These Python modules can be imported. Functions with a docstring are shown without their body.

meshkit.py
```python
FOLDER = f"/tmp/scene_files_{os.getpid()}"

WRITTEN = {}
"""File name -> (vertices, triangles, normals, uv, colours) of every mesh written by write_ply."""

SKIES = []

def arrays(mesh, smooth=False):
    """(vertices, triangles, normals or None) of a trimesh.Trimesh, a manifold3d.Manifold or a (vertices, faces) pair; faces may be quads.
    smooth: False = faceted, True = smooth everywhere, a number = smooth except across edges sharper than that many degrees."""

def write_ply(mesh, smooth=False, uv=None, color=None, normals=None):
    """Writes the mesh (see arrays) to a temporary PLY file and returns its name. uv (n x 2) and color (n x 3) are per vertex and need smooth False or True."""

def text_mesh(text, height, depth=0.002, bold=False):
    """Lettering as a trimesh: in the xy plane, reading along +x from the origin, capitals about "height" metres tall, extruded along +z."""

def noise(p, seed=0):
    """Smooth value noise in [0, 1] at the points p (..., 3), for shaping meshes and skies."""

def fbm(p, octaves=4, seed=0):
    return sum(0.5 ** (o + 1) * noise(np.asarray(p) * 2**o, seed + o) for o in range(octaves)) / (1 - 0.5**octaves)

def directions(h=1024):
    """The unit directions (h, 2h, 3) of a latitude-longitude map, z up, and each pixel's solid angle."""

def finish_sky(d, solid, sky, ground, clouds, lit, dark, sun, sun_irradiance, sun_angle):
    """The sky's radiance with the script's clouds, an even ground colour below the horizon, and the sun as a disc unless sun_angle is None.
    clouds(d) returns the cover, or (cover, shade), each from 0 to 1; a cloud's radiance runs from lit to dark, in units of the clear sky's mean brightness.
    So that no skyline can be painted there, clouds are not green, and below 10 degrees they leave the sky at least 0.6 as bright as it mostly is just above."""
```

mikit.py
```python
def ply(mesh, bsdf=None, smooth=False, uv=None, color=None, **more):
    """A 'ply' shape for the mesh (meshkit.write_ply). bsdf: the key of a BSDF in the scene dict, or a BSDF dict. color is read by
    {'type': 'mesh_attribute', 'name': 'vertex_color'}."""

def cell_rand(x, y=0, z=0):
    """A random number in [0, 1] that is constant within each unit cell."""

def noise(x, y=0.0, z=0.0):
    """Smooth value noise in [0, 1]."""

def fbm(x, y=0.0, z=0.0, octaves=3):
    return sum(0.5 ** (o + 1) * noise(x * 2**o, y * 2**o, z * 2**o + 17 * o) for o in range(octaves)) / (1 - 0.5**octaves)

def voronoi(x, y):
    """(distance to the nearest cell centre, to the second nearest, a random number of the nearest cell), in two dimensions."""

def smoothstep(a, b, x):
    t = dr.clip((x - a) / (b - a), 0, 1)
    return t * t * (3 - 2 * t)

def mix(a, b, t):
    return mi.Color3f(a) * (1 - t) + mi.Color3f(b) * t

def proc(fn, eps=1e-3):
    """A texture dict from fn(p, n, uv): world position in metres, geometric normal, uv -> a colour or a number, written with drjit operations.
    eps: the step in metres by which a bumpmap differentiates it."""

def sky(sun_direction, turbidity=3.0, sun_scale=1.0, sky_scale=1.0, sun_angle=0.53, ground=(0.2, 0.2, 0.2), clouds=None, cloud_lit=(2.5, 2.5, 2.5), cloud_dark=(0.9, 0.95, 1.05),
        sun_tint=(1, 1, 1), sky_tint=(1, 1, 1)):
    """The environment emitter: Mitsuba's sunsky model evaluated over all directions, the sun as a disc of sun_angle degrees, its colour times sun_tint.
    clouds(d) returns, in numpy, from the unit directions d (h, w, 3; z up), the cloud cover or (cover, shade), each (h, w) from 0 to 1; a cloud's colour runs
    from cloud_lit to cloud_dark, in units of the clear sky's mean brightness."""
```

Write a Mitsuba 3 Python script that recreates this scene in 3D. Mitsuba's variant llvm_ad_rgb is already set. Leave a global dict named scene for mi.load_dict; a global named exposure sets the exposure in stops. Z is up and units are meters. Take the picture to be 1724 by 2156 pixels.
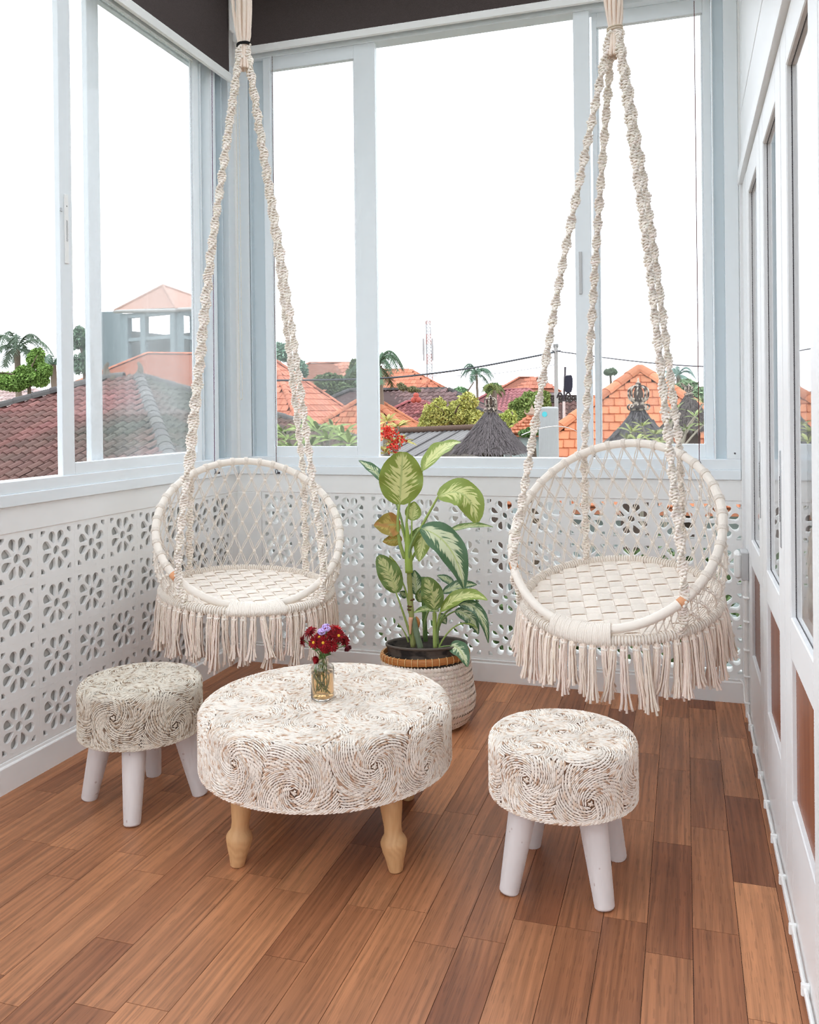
import math, random
import numpy as np, trimesh, drjit as dr, mitsuba as mi, mikit, meshkit
from mikit import proc, noise, fbm, smoothstep, mix, cell_rand
from shapely.geometry import Point, Polygon, box as sbox
from shapely.ops import unary_union

T = mi.ScalarTransform4f
PI = math.pi
rng = np.random.default_rng(7)
scene, labels = {}, {}

# ------------------------------------------------------------------ camera, sky, exposure
CAM = np.array([2.2823, -4.0455, 1.3196])
YAW, PITCH, ROLL, FOCAL, PPX, PPY = 0.2996, -0.00412, -0.01071, 1790.1, 887.4, 872.5
_f = np.array([-math.sin(YAW) * math.cos(PITCH), math.cos(YAW) * math.cos(PITCH), math.sin(PITCH)])
_r = np.array([math.cos(YAW), math.sin(YAW), 0.0])
_u = np.cross(_r, _f)
_up = -_r * math.sin(ROLL) + _u * math.cos(ROLL)
scene['camera'] = {'type': 'perspective', 'fov_axis': 'x', 'fov': math.degrees(2 * math.atan(862 / FOCAL)),
                   'near_clip': 0.05, 'far_clip': 2000.0,
                   'principal_point_offset_x': (862 - PPX) / 1724, 'principal_point_offset_y': (1078 - PPY) / 2156,
                   'to_world': T().look_at(origin=CAM.tolist(), target=(CAM + _f).tolist(), up=_up.tolist())}


def overcast(d):
    q = d / np.maximum(d[..., 2:], 0.12)
    n = meshkit.fbm(np.stack([q[..., 0] * 0.55, q[..., 1] * 0.55, q[..., 2] * 0 + 3.1], -1), 4, seed=5)
    return np.ones(d.shape[:2]), np.clip((n - 0.5) * 2.6, 0, 1) * 0.55


scene['sky'] = mikit.sky((0.5, 0.55, 0.75), turbidity=5.0, sun_scale=0.0, sky_scale=1.0, ground=(0.27, 0.27, 0.26),
                         clouds=overcast, cloud_lit=(0.94, 1.0, 1.07), cloud_dark=(0.76, 0.82, 0.90))
exposure = 4.2


# ------------------------------------------------------------------ helpers
def S(r, g, b):
    """sRGB 0-255 -> linear reflectance"""
    c = np.array([r, g, b], float) / 255
    return np.where(c <= 0.04045, c / 12.92, ((c + 0.055) / 1.055) ** 2.4)


def mat(name, color=None, rough=0.6, spec=0.4, tex=None, **more):
    scene[name] = {'type': 'twosided', 'b': {'type': 'principled', 'base_color': tex or {'type': 'rgb', 'value': [float(x) for x in color]},
                                             'roughness': rough, 'specular': spec, **more}}
    return name


def numbered(name):
    if name not in used:
        used[name] = 0
        return name
    used[name] += 1
    return f'{name}_{used[name]:03d}'


used = {}


def obj(name, shape, parent=None):
    """one entry of the scene: under its parent's key if it has one"""
    key = numbered(parent + '__' + name if parent else name)
    scene[key] = shape
    return key


def tag(key, label=None, category=None, group=None, kind=None):
    d = {}
    if label: d['label'] = label
    if category: d['category'] = category
    if group: d['group'] = group
    if kind: d['kind'] = kind
    labels[key] = d
    return key


def thing(name, label, category, group=None, kind=None):
    return tag(numbered(name), label, category, group, kind)


def struct(name, shape=None, parent=None):
    if shape is None:
        return tag(numbered(name), kind='structure')
    return tag(obj(name, shape, parent), kind='structure') if not parent else obj(name, shape, parent)


def cat(ms):
    return trimesh.util.concatenate(ms)


_BOXF = None


def cbox(lo, hi, b=0.002):
    """box with chamfered edges"""
    lo, hi = np.minimum(lo, hi).astype(float), np.maximum(lo, hi).astype(float)
    b = min(b, 0.45 * float((hi - lo).min()))
    if b <= 0:
        m = trimesh.creation.box(extents=hi - lo)
        m.apply_translation((lo + hi) / 2)
        return m
    global _BOXF
    pts = []
    for x in (0, 1):
        for y in (0, 1):
            for z in (0, 1):
                for k in range(3):
                    pts.append([(x, y, z), k])
    v = []
    for c, k in pts:
        q = np.where(np.array(c) == 1, hi, lo)
        s = np.where(np.array(c) == 1, -b, b)
        s = s.copy(); s[k] = 0
        v.append(q + s)
    v = np.array(v)
    if _BOXF is None:
        ref = []
        for c, k in pts:
            q = np.array(c, float); s = np.where(q == 1, -.1, .1); s[k] = 0
            ref.append(q + s)
        h = trimesh.convex.convex_hull(np.array(ref))
        idx = [int(np.argmin(((np.array(ref) - p) ** 2).sum(1))) for p in h.vertices]
        _BOXF = np.array(idx)[h.faces]
    return trimesh.Trimesh(v, _BOXF, process=False)


def boxes(*bs, b=0.002):
    return cat([cbox(l, h, b) for l, h in bs])


def frames(P):
    """parallel-transport frames along the points"""
    P = np.asarray(P, float)
    t = np.gradient(P, axis=0)
    t /= np.linalg.norm(t, axis=1, keepdims=True) + 1e-12
    a = np.cross(t[0], [0, 0, 1.0] if abs(t[0][2]) < 0.9 else [1.0, 0, 0])
    A = []
    for k in range(len(P)):
        a = a - t[k] * (a @ t[k])
        a = a / (np.linalg.norm(a) + 1e-12)
        A.append(a)
    A = np.array(A)
    return t, A, np.cross(t, A)


def tube(P, r, sides=6, closed=False, cap=True):
    P = np.asarray(P, float)
    n = len(P)
    r = np.broadcast_to(np.asarray(r, float), (n,))
    if closed:
        t = np.roll(P, -1, 0) - np.roll(P, 1, 0)
        t /= np.linalg.norm(t, axis=1, keepdims=True)
        c = P.mean(0)
        w = P - c
        A = w - t * (w * t).sum(1)[:, None]
        A /= np.linalg.norm(A, axis=1, keepdims=True)
        B = np.cross(t, A)
    else:
        t, A, B = frames(P)
    ang = np.arange(sides) * 2 * PI / sides
    v = P[:, None] + r[:, None, None] * (np.cos(ang)[None, :, None] * A[:, None] + np.sin(ang)[None, :, None] * B[:, None])
    v = v.reshape(-1, 3)
    m = n if closed else n - 1
    i, j = np.meshgrid(np.arange(m), np.arange(sides), indexing='ij')
    i2 = (i + 1) % n
    j2 = (j + 1) % sides
    q = np.stack([i * sides + j, i * sides + j2, i2 * sides + j2, i2 * sides + j], -1).reshape(-1, 4)
    f = np.vstack([q[:, [0, 1, 2]], q[:, [0, 2, 3]]])
    if cap and not closed:
        v = np.vstack([v, P[0], P[-1]])
        a0, a1 = len(v) - 2, len(v) - 1
        k = np.arange(sides)
        f = np.vstack([f, np.stack([np.full(sides, a0), (k + 1) % sides, k], 1), np.stack([np.full(sides, a1), (n - 1) * sides + k, (n - 1) * sides + (k + 1) % sides], 1)])
    return trimesh.Trimesh(v, f, process=False)


def lathe(prof, sides=32, c=(0, 0, 0)):
    """profile of (r, z) turned about z; from bottom outside to top"""
    prof = np.array(prof, float)
    n = len(prof)
    a = np.arange(sides) * 2 * PI / sides
    v = np.stack([prof[:, 0][:, None] * np.cos(a), prof[:, 0][:, None] * np.sin(a), np.repeat(prof[:, 1][:, None], sides, 1)], -1).reshape(-1, 3) + np.asarray(c, float)
    i, j = np.meshgrid(np.arange(n - 1), np.arange(sides), indexing='ij')
    j2 = (j + 1) % sides
    q = np.stack([i * sides + j, i * sides + j2, (i + 1) * sides + j2, (i + 1) * sides + j], -1).reshape(-1, 4)
    return trimesh.Trimesh(v, np.vstack([q[:, [0, 1, 2]], q[:, [0, 2, 3]]]), process=False)


def grid_mesh(V):
    """V (n, m, 3) -> mesh"""
    n, m = V.shape[:2]
    i, j = np.meshgrid(np.arange(n - 1), np.arange(m - 1), indexing='ij')
    q = np.stack([i * m + j, (i + 1) * m + j, (i + 1) * m + j + 1, i * m + j + 1], -1).reshape(-1, 4)
    return trimesh.Trimesh(V.reshape(-1, 3), np.vstack([q[:, [0, 1, 2]], q[:, [0, 2, 3]]]), process=False)


def many(base_v, base_f, M, cols=None):
    """copies of a small mesh under matrices M (n,3,4), one mesh; cols (n,3) -> per-vertex colours"""
    v = np.einsum('nij,kj->nki', M[:, :, :3], base_v) + M[:, None, :, 3]
    f = (base_f[None] + (np.arange(len(M)) * len(base_v))[:, None, None]).reshape(-1, 3)
    c = None if cols is None else np.repeat(cols, len(base_v), 0)
    return trimesh.Trimesh(v.reshape(-1, 3), f, process=False), c


def M34(x, y, z, p):
    return np.stack([x, y, z, p], -1)


def vc(mesh, col, bsdf='vc', smooth=True, **kw):
    col = np.asarray(col, float)
    if col.ndim == 1:
        col = np.broadcast_to(col, (len(mesh.vertices), 3))
    return mikit.ply(mesh, bsdf, smooth=smooth, color=col, **kw)


def jitter(col, n, s=0.12, g=rng):
    return np.clip(np.asarray(col) * (1 + s * g.standard_normal((n, 1))) * (1 + 0.012 * g.standard_normal((n, 3))), 0.005, 0.92)


def tw(x, y, z, p):
    """to_world from axes and place"""
    m = np.eye(4)
    m[:3, 0], m[:3, 1], m[:3, 2], m[:3, 3] = x, y, z, p
    return T(m.tolist())


def unit(v):
    v = np.asarray(v, float)
    return v / (np.linalg.norm(v) + 1e-12)


def bez(pts, n=12):
    """smooth curve through the given points"""
    pts = np.asarray(pts, float)
    if len(pts) == 2:
        return pts[0] + (pts[1] - pts[0]) * np.linspace(0, 1, n)[:, None]
    from scipy.interpolate import CubicSpline, PchipInterpolator
    s = np.r_[0, np.cumsum(np.linalg.norm(np.diff(pts, axis=0), axis=1))]
    return (CubicSpline if len(pts) < 5 else PchipInterpolator)(s, pts)(np.linspace(0, s[-1], n))


# ------------------------------------------------------------------ materials
VC = {'type': 'mesh_attribute', 'name': 'vertex_color'}
mat('vc', tex=VC, rough=0.75, spec=0.25)
mat('vc_gloss', tex=VC, rough=0.35, spec=0.5)
mat('cotton', tex=VC, rough=0.95, spec=0.05)


def wall_fn(p, n, uv):
    f = fbm(p.x * 2.1 + 7, p.y * 2.1, p.z * 2.1, 3)
    g = fbm(p.x * 17, p.y * 17 + 3, p.z * 17, 2)
    return mi.Color3f(0.80, 0.80, 0.785) * (0.94 + 0.08 * f + 0.03 * g)


mat('wall_paint', tex=proc(wall_fn), rough=0.6, spec=0.3)
mat('block_paint', (0.80, 0.80, 0.785), rough=0.65, spec=0.25)
mat('frame_white', (0.73, 0.77, 0.79), rough=0.35, spec=0.5)
mat('frame_inner', (0.56, 0.63, 0.665), rough=0.4, spec=0.5)
mat('door_paint', (0.72, 0.725, 0.725), rough=0.4, spec=0.5)
mat('ceiling_paint', (0.84, 0.84, 0.835), rough=0.8, spec=0.2)


def blind_fn(p, n, uv):
    w = noise(p.x * 500 + p.y * 500, p.z * 700)
    return mi.Color3f(0.075, 0.060, 0.058) * (0.75 + 0.5 * w)


mat('blind_fabric', tex=proc(blind_fn), rough=0.95, spec=0.1)
mat('metal_grey', (0.45, 0.46, 0.47), rough=0.35, spec=0.5, metallic=0.6)
mat('dark_metal', (0.06, 0.055, 0.06), rough=0.5)
mat('plastic_white', (0.80, 0.80, 0.78), rough=0.35, spec=0.5)
mat('plastic_grey', (0.48, 0.48, 0.48), rough=0.4, spec=0.5)


def floor_fn(p, n, uv):
    # uv.x: plank tone, uv.y: plank seed
    s = uv.y * 91.7
    x = p.x * 1.0 + s
    warp = fbm(x * 9, p.y * 1.6 + s, s, 3)
    rings = noise((p.x + 0.05 * warp) * 140 + s * 7, p.y * 3.0 + s)
    fine = noise(p.x * 620 + s, p.y * 14 + s, 0.0)
    pore = smoothstep(0.72, 0.85, noise(p.x * 420 + 3 * s, p.y * 22))
    blot = fbm(p.x * 5 + s, p.y * 3.3, 1.0, 3)
    a = mix(mi.Color3f(0.205, 0.070, 0.031), mi.Color3f(0.530, 0.232, 0.108), dr.clip(uv.x + 0.65 * (warp - 0.5) + 0.36 * (blot - 0.5), 0, 1))
    a = a * (0.62 + 0.48 * rings + 0.20 * fine) * (1 - 0.20 * pore)
    return a


mat('floor_vinyl', tex=proc(floor_fn), rough=0.42, spec=0.35)
mat('floor_joint', (0.075, 0.034, 0.02), rough=0.7)


def teak_fn(p, n, uv):
    w = fbm(p.x * 14 + uv.x * 31, p.y * 14, p.z * 5, 3)
    ring = 0.5 + 0.5 * dr.sin(60 * w + 90 * (p.x + p.y) + uv.x * 40)
    return mix(mi.Color3f(0.47, 0.24, 0.10), mi.Color3f(0.68, 0.42, 0.21), 0.35 + 0.45 * ring * w + 0.2 * noise(p.x * 300, p.y * 300, p.z * 25))


mat('raw_wood', tex=proc(teak_fn), rough=0.55, spec=0.3)


def chalk_fn(p, n, uv):
    w = fbm(p.x * 25 + uv.x * 13, p.y * 25, p.z * 7, 3)
    chip = smoothstep(0.80, 0.85, fbm(p.x * 60 + uv.x * 77, p.y * 60, p.z * 45, 2))
    return mix(mi.Color3f(0.70, 0.655, 0.64) * (0.88 + 0.2 * w), mi.Color3f(0.36, 0.25, 0.22), 0.55 * chip)


mat('whitewash_wood', tex=proc(chalk_fn), rough=0.6, spec=0.3)


def panel_fn(p, n, uv):
    s = uv.y * 53
    w = fbm(p.y * 12 + s, p.z * 1.8, s, 3)
    g = noise(p.y * 160 + 12 * w, p.z * 5 + s)
    return mix(mi.Color3f(0.125, 0.040, 0.022), mi.Color3f(0.30, 0.105, 0.050), dr.clip(uv.x + w - 0.5 + 0.35 * (g - 0.5), 0, 1))


mat('mahogany', tex=proc(panel_fn), rough=0.35, spec=0.5)

scene['clear_pane'] = {'type': 'thindielectric', 'int_ior': 1.5}


def veil_fn(p, n, uv):
    h = fbm(p.x * 1.7 + 2 + p.y * 1.3, p.y * 1.7 + 5, p.z * 0.8, 3)
    streak = fbm(p.x * 14 + p.y * 14, p.y * 3, p.z * 0.9, 3)
    return dr.clip(0.03 + 0.10 * smoothstep(0.42, 0.75, h) + 0.06 * smoothstep(0.5, 0.8, streak), 0, 0.3)


scene['dusty_pane'] = {'type': 'blendbsdf', 'weight': proc(veil_fn), 'a': {'type': 'thindielectric', 'int_ior': 1.18},
                       'b': {'type': 'principledthin', 'base_color': {'type': 'rgb', 'value': [0.86, 0.9, 0.9]}, 'roughness': 0.9, 'diff_trans': 1.0}}

# ================================================================== the room
XW, ZC, YB = 2.536, 3.55, -4.75          # right wall, ceiling, open end behind the camera


def st(name, mesh, bsdf, smooth=False, parent=None, **kw):
    return struct(name, mikit.ply(mesh, bsdf, smooth=smooth, **kw), parent)


# ---- floor: base and planks
fl = st('floor', cbox((-0.07, YB, -0.12), (2.70, 0.07, -0.0035), 0), 'floor_joint')
PW = 0.1107
g = np.random.default_rng(11)
cols = sorted(range(-20, 4))
n_pl = 0
for k in cols:
    x0 = 2.18 + PW * k
    x1 = min(x0 + PW, XW)
    x0 = max(x0, 0.0)
    if x1 - x0 < 0.004:
        continue
    y = 0.0 - g.uniform(0.05, 0.6)
    if k == 0: y = -1.364 + 0.55 * 2
    top = 0.0
    first = True
    ys = [0.0]
    while y > -4.35:
        ys.append(y)
        y -= 0.553 + g.uniform(-0.01, 0.01)
    ys.append(-4.45)
    for a, b in zip(ys[:-1], ys[1:]):
        m = cbox((x0 + 0.0007, b + 0.0006, -0.003), (x1 - 0.0007, a - 0.0006, 0.0), 0)
        tone = float(np.clip(g.normal(0.47, 0.21), 0.05, 0.95))
        uv = np.tile([tone, g.uniform()], (len(m.vertices), 1))
        obj('plank', mikit.ply(m, 'floor_vinyl', uv=uv), fl)
        n_pl += 1
# the floor behind the camera, past the planks anyone sees
m = cbox((0.0, YB, -0.003), (XW, -4.451, 0.0), 0)
obj('plank', mikit.ply(m, 'floor_vinyl', uv=np.tile([0.45, 0.3], (len(m.vertices), 1))), fl)

# ---- breeze block (one mesh, shared)
def block_shape():
    h = 0.0997
    shape = sbox(-h, -h, h, h)
    holes = [Point(0, 0).buffer(0.0172, 6)]
    for k in range(8):
        a = PI / 8 + k * PI / 4
        c, s = math.cos(a), math.sin(a)
        inner, outer = Point(0.0335 * c, 0.0335 * s).buffer(0.0048, 3), Point(0.0605 * c, 0.0605 * s).buffer(0.0178, 6)
        holes.append(unary_union([inner, outer]).convex_hull)
    for sx in (-1, 1):
        for sy in (-1, 1):
            q = sbox(0.060, 0.060, 0.081, 0.081).difference(Point(0.0425, 0.0425).buffer(0.0335, 8))
            holes.append(Polygon([(sx * x, sy * y) for x, y in q.exterior.coords]))
    return shape.difference(unary_union(holes))


TB = 0.065
bm = trimesh.creation.extrude_polygon(block_shape(), TB, engine='earcut')      # local x right, y up, z thickness
BLOCK = mikit.ply(bm, 'block_paint', smooth=25)
Z0, X0, Y0 = 0.8053, 0.6411, -1.568


def wall_block(parent, p, x, y, z):
    d = dict(BLOCK)
    d['to_world'] = tw(x, y, z, p)
    obj('breeze_block', d, parent)


# ---- back wall
wb = st('wall_back', boxes(((-0.07, 0.0, -0.1), (XW + 0.15, 0.09, 0.1045)), ((0.0, -0.012, -0.1), (XW, 0.02, 0.092)),     # plinth
                           ((-0.07, 0.0, 0.9), (XW + 0.15, 0.09, 0.996)),                                            # beam
                           ((-0.07, 0.0, 0.1045), (0.1395, 0.09, 0.9)), ((2.5425, 0.0, 0.1045), (XW + 0.15, 0.09, 0.9)),  # posts
                           ((-0.07, 0.0, 0.996), (0.022, 0.09, ZC)), ((2.5222, 0.0, 0.996), (XW + 0.15, 0.09, ZC)),
                           ((0.022, 0.0, 3.24), (2.5222, 0.09, ZC)), b=0.003), 'wall_paint')
for r in range(4):
    for c in range(-2, 10):
        wall_block(wb, (X0 + 0.2 * c, 0.004, Z0 - 0.2 * r), (1, 0, 0), (0, 0, 1), (0, -1, 0)) if False else wall_block(wb, (X0 + 0.2 * c, 0.004 + TB, Z0 - 0.2 * r), (1, 0, 0), (0, 0, 1), (0, -1, 0))
mort = [((0.14, 0.0045, Z0 - 0.1 - 0.2 * r - 0.0009), (2.5425, 0.06, Z0 - 0.1 - 0.2 * r + 0.0009)) for r in range(3)]
mort += [((X0 + 0.1 + 0.2 * c - 0.0009, 0.0045, 0.1), (X0 + 0.1 + 0.2 * c + 0.0009, 0.06, 0.905)) for c in range(-2, 9)]
obj('mortar', mikit.ply(boxes(*mort, b=0), 'block_paint'), wb)
obj('ledge', mikit.ply(cbox((-0.2, -0.035, 0.092), (XW, 0.001, 0.1035), 0.002) if False else boxes(((0.0, -0.006, 0.099), (XW, 0.004, 0.105))), 'wall_paint'), wb)

# ---- left wall
wl = st('wall_left', boxes(((-0.09, YB, -0.1), (0.0, 0.0, 0.1045)), ((-0.02, YB, -0.1), (0.012, 0.0, 0.092)),
                           ((-0.09, YB, 0.9), (0.0, 0.0, 0.996)), ((-0.09, -0.066, 0.1045), (0.0, 0.0, 0.9)),
                           ((-0.09, -0.02, 0.996), (0.0, 0.0, ZC)), ((-0.09, YB, 3.16), (0.0, 0.0, ZC)),
                           ((-0.09, YB, 0.1), (0.0, -3.668, 0.905)), b=0.003), 'wall_paint')
bm2 = trimesh.creation.extrude_polygon(block_shape(), 0.013, engine='earcut')
BLOCK_THIN = mikit.ply(bm2, 'block_paint', smooth=25)
for r in range(4):
    for c in range(-10, 8):
        d = dict(BLOCK_THIN)
        d['to_world'] = tw((0, 1, 0), (0, 0, 1), (1, 0, 0), (-0.004 - 0.013, Y0 + 0.2 * c, Z0 - 0.2 * r))
        obj('breeze_block', d, wl)
scene['backing_grey'] = {'type': 'twosided', 'b': {'type': 'diffuse', 'reflectance': proc(lambda p, n, uv: mi.Color3f(0.56, 0.56, 0.54) * (0.8 + 0.4 * fbm(p.y * 9, p.z * 9, 0.0, 2)))}}
obj('backing_board', mikit.ply(boxes(((-0.040, -3.67, 0.1), (-0.021, -0.06, 0.905)), b=0), 'backing_grey'), wl)
mort = [((-0.016, -3.668, Z0 - 0.1 - 0.2 * r - 0.0009), (-0.0045, -0.066, Z0 - 0.1 - 0.2 * r + 0.0009)) for r in range(3)]
mort += [((-0.016, Y0 + 0.1 + 0.2 * c - 0.0009, 0.1), (-0.0045, Y0 + 0.1 + 0.2 * c + 0.0009, 0.905)) for c in range(-11, 7)]
obj('mortar', mikit.ply(boxes(*mort, b=0), 'block_paint'), wl)

# ---- ceiling: a glazed roof between white rafters
ce = st('ceiling', boxes(((-0.09, YB, ZC), (0.16, 0.09, ZC + 0.1)), ((XW - 0.16, YB, ZC), (XW + 0.15, 0.09, ZC + 0.1)), ((0.16, -0.30, ZC), (XW - 0.16, 0.09, ZC + 0.1)), ((0.16, YB, ZC), (XW - 0.16, YB + 0.15, ZC + 0.1)), b=0), 'ceiling_paint')
for k in range(1, 5):
    y = -0.30 - 0.86 * k
    obj('rafter', mikit.ply(cbox((0.16, y - 0.03, ZC - 0.01), (XW - 0.16, y + 0.03, ZC + 0.10), 0.003), 'ceiling_paint'), ce)
obj('cross_beam', mikit.ply(boxes(((0.40, -0.87, ZC), (2.20, -0.75, ZC + 0.09))), 'ceiling_paint'), ce)
zq = ZC + 0.06
obj('roof_glazing', mikit.ply((np.array([[0.10, YB + .1, zq], [XW - 0.10, YB + .1, zq], [XW - 0.10, -0.25, zq], [0.10, -0.25, zq]]), np.array([[0, 1, 2, 3]])), 'clear_pane'), ce)


# ---- windows: 'bar' helpers on the back wall (X, Z at depth Y) and the left wall (Y, Z at depth X)
def bb(x0, x1, z0, z1, y0=-0.004, y1=0.05):
    return ((x0, y0, z0), (x1, y1, z1))


w1 = struct('window_1')
st('frame', boxes(bb(0.022, 2.5222, 0.996, 1.040, -0.012, 0.08), bb(0.022, 2.5222, 1.040, 1.0885, -0.004, 0.08), bb(0.022, 2.5222, 3.187, 3.24, -0.004, 0.08),
                  bb(0.022, 0.088, 1.0885, 3.187, -0.004, 0.08), bb(2.4628, 2.5222, 1.0885, 3.187, -0.004, 0.08), bb(2.412, 2.418, 1.0885, 3.187, 0.0, 0.03)), 'frame_white', parent=w1)
st('track', boxes(bb(0.088, 0.175, 1.0885, 3.187, 0.030, 0.075), bb(2.418, 2.4628, 1.0885, 3.187, 0.028, 0.075), bb(0.093, 0.099, 1.0885, 3.187, 0.0, 0.03), b=0.001), 'frame_inner', parent=w1)


def sash(parent, hole, outer, d0, d1, bars, pane, axis='x', extra=()):
    """sliding sash: outer frame (a0, a1, z0, z1) with a pane in the hole"""
    a0, a1, z0, z1 = outer
    h0, h1, k0, k1 = hole
    mk = (lambda p, q, r, s, e, f: ((p, e, r), (q, f, s))) if axis == 'x' else (lambda p, q, r, s, e, f: ((-f, p, r), (-e, q, s)))
    st('sash', boxes(mk(a0, h0, z0, z1, d0, d1), mk(h1, a1, z0, z1, d0, d1), mk(h0, h1, z0, k0, d0, d1), mk(h0, h1, k1, z1, d0, d1),
                     mk(h0, h0 + 0.008, k0, k1, d0 + 0.012, d1 - 0.004), mk(h1 - 0.008, h1, k0, k1, d0 + 0.012, d1 - 0.004)), 'frame_white', parent=parent)
    mid = (d0 + d1) / 2
    V = np.array([mk(h0 - .004, h1 + .004, k0 - .004, k1 + .004, mid, mid)[i] for i in (0, 1)])
    lo, hi = V.min(0), V.max(0)
    if axis == 'x':
        q = np.array([[lo[0], mid, lo[2]], [hi[0], mid, lo[2]], [hi[0], mid, hi[2]], [lo[0], mid, hi[2]]])
    else:
        q = np.array([[-mid, lo[1], lo[2]], [-mid, hi[1], lo[2]], [-mid, hi[1], hi[2]], [-mid, lo[1], hi[2]]])
    st('pane', (q, np.array([[0, 1, 2, 3]])), pane, parent=parent)


sash(w1, (0.216, 0.688, 1.1416, 3.118), (0.175, 0.802, 1.0885, 3.187), 0.004, 0.034, None, 'dusty_pane')
sash(w1, (1.903, 2.376, 1.155, 3.118), (1.880, 2.412, 1.0885, 3.187), 0.040, 0.070, None, 'dusty_pane')
st('mullion', boxes(bb(1.798, 1.872, 1.0885, 3.187, 0.0, 0.036)), 'frame_white', parent=w1)
st('latch', boxes(bb(1.815, 1.830, 1.86, 2.06, -0.008, 0.002)), 'plastic_grey', parent=w1)
for px_, z in ((2.497, 1.115), (0.055, 3.14), (0.06, 1.02)):
    m = trimesh.creation.cylinder(0.004, 0.004, sections=8); m.apply_transform(trimesh.transformations.rotation_matrix(PI / 2, [1, 0, 0])); m.apply_translation((px_, -0.005, z))
    obj('screw', mikit.ply(m, 'dark_metal'), w1)

w2 = struct('window_2')
lb = lambda y0, y1, z0, z1, x0=-0.08, x1=0.004: ((x0, y0, z0), (x1, y1, z1))
st('frame', boxes(lb(YB, 0.0, 0.996, 1.040, -0.08, 0.012), lb(YB, 0.0, 1.040, 1.0845), lb(YB, 0.0, 3.11, 3.16), lb(-0.242, -0.19, 1.0845, 3.11),
                  lb(-0.062, 0.0, 1.0845, 3.11), lb(-0.325, -0.318, 1.0845, 3.11, -0.03, 0.0), lb(-4.75, -4.68, 1.0845, 3.11)), 'frame_white', parent=w2)
st('track', boxes(lb(-0.19, -0.062, 1.0845, 3.11, -0.075, -0.03), lb(-0.128, -0.122, 1.0845, 3.11, -0.03, 0.0), b=0.001), 'frame_inner', parent=w2)
sash(w2, (-1.258, -0.378, 1.131, 3.05), (-1.326, -0.335, 1.0845, 3.11), 0.004, 0.030, None, 'dusty_pane', axis='y')
sash(w2, (-1.036, -0.300, 1.131, 3.05), (-1.110, -0.245, 1.0845, 3.11), 0.044, 0.070, None, 'dusty_pane', axis='y')
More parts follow.
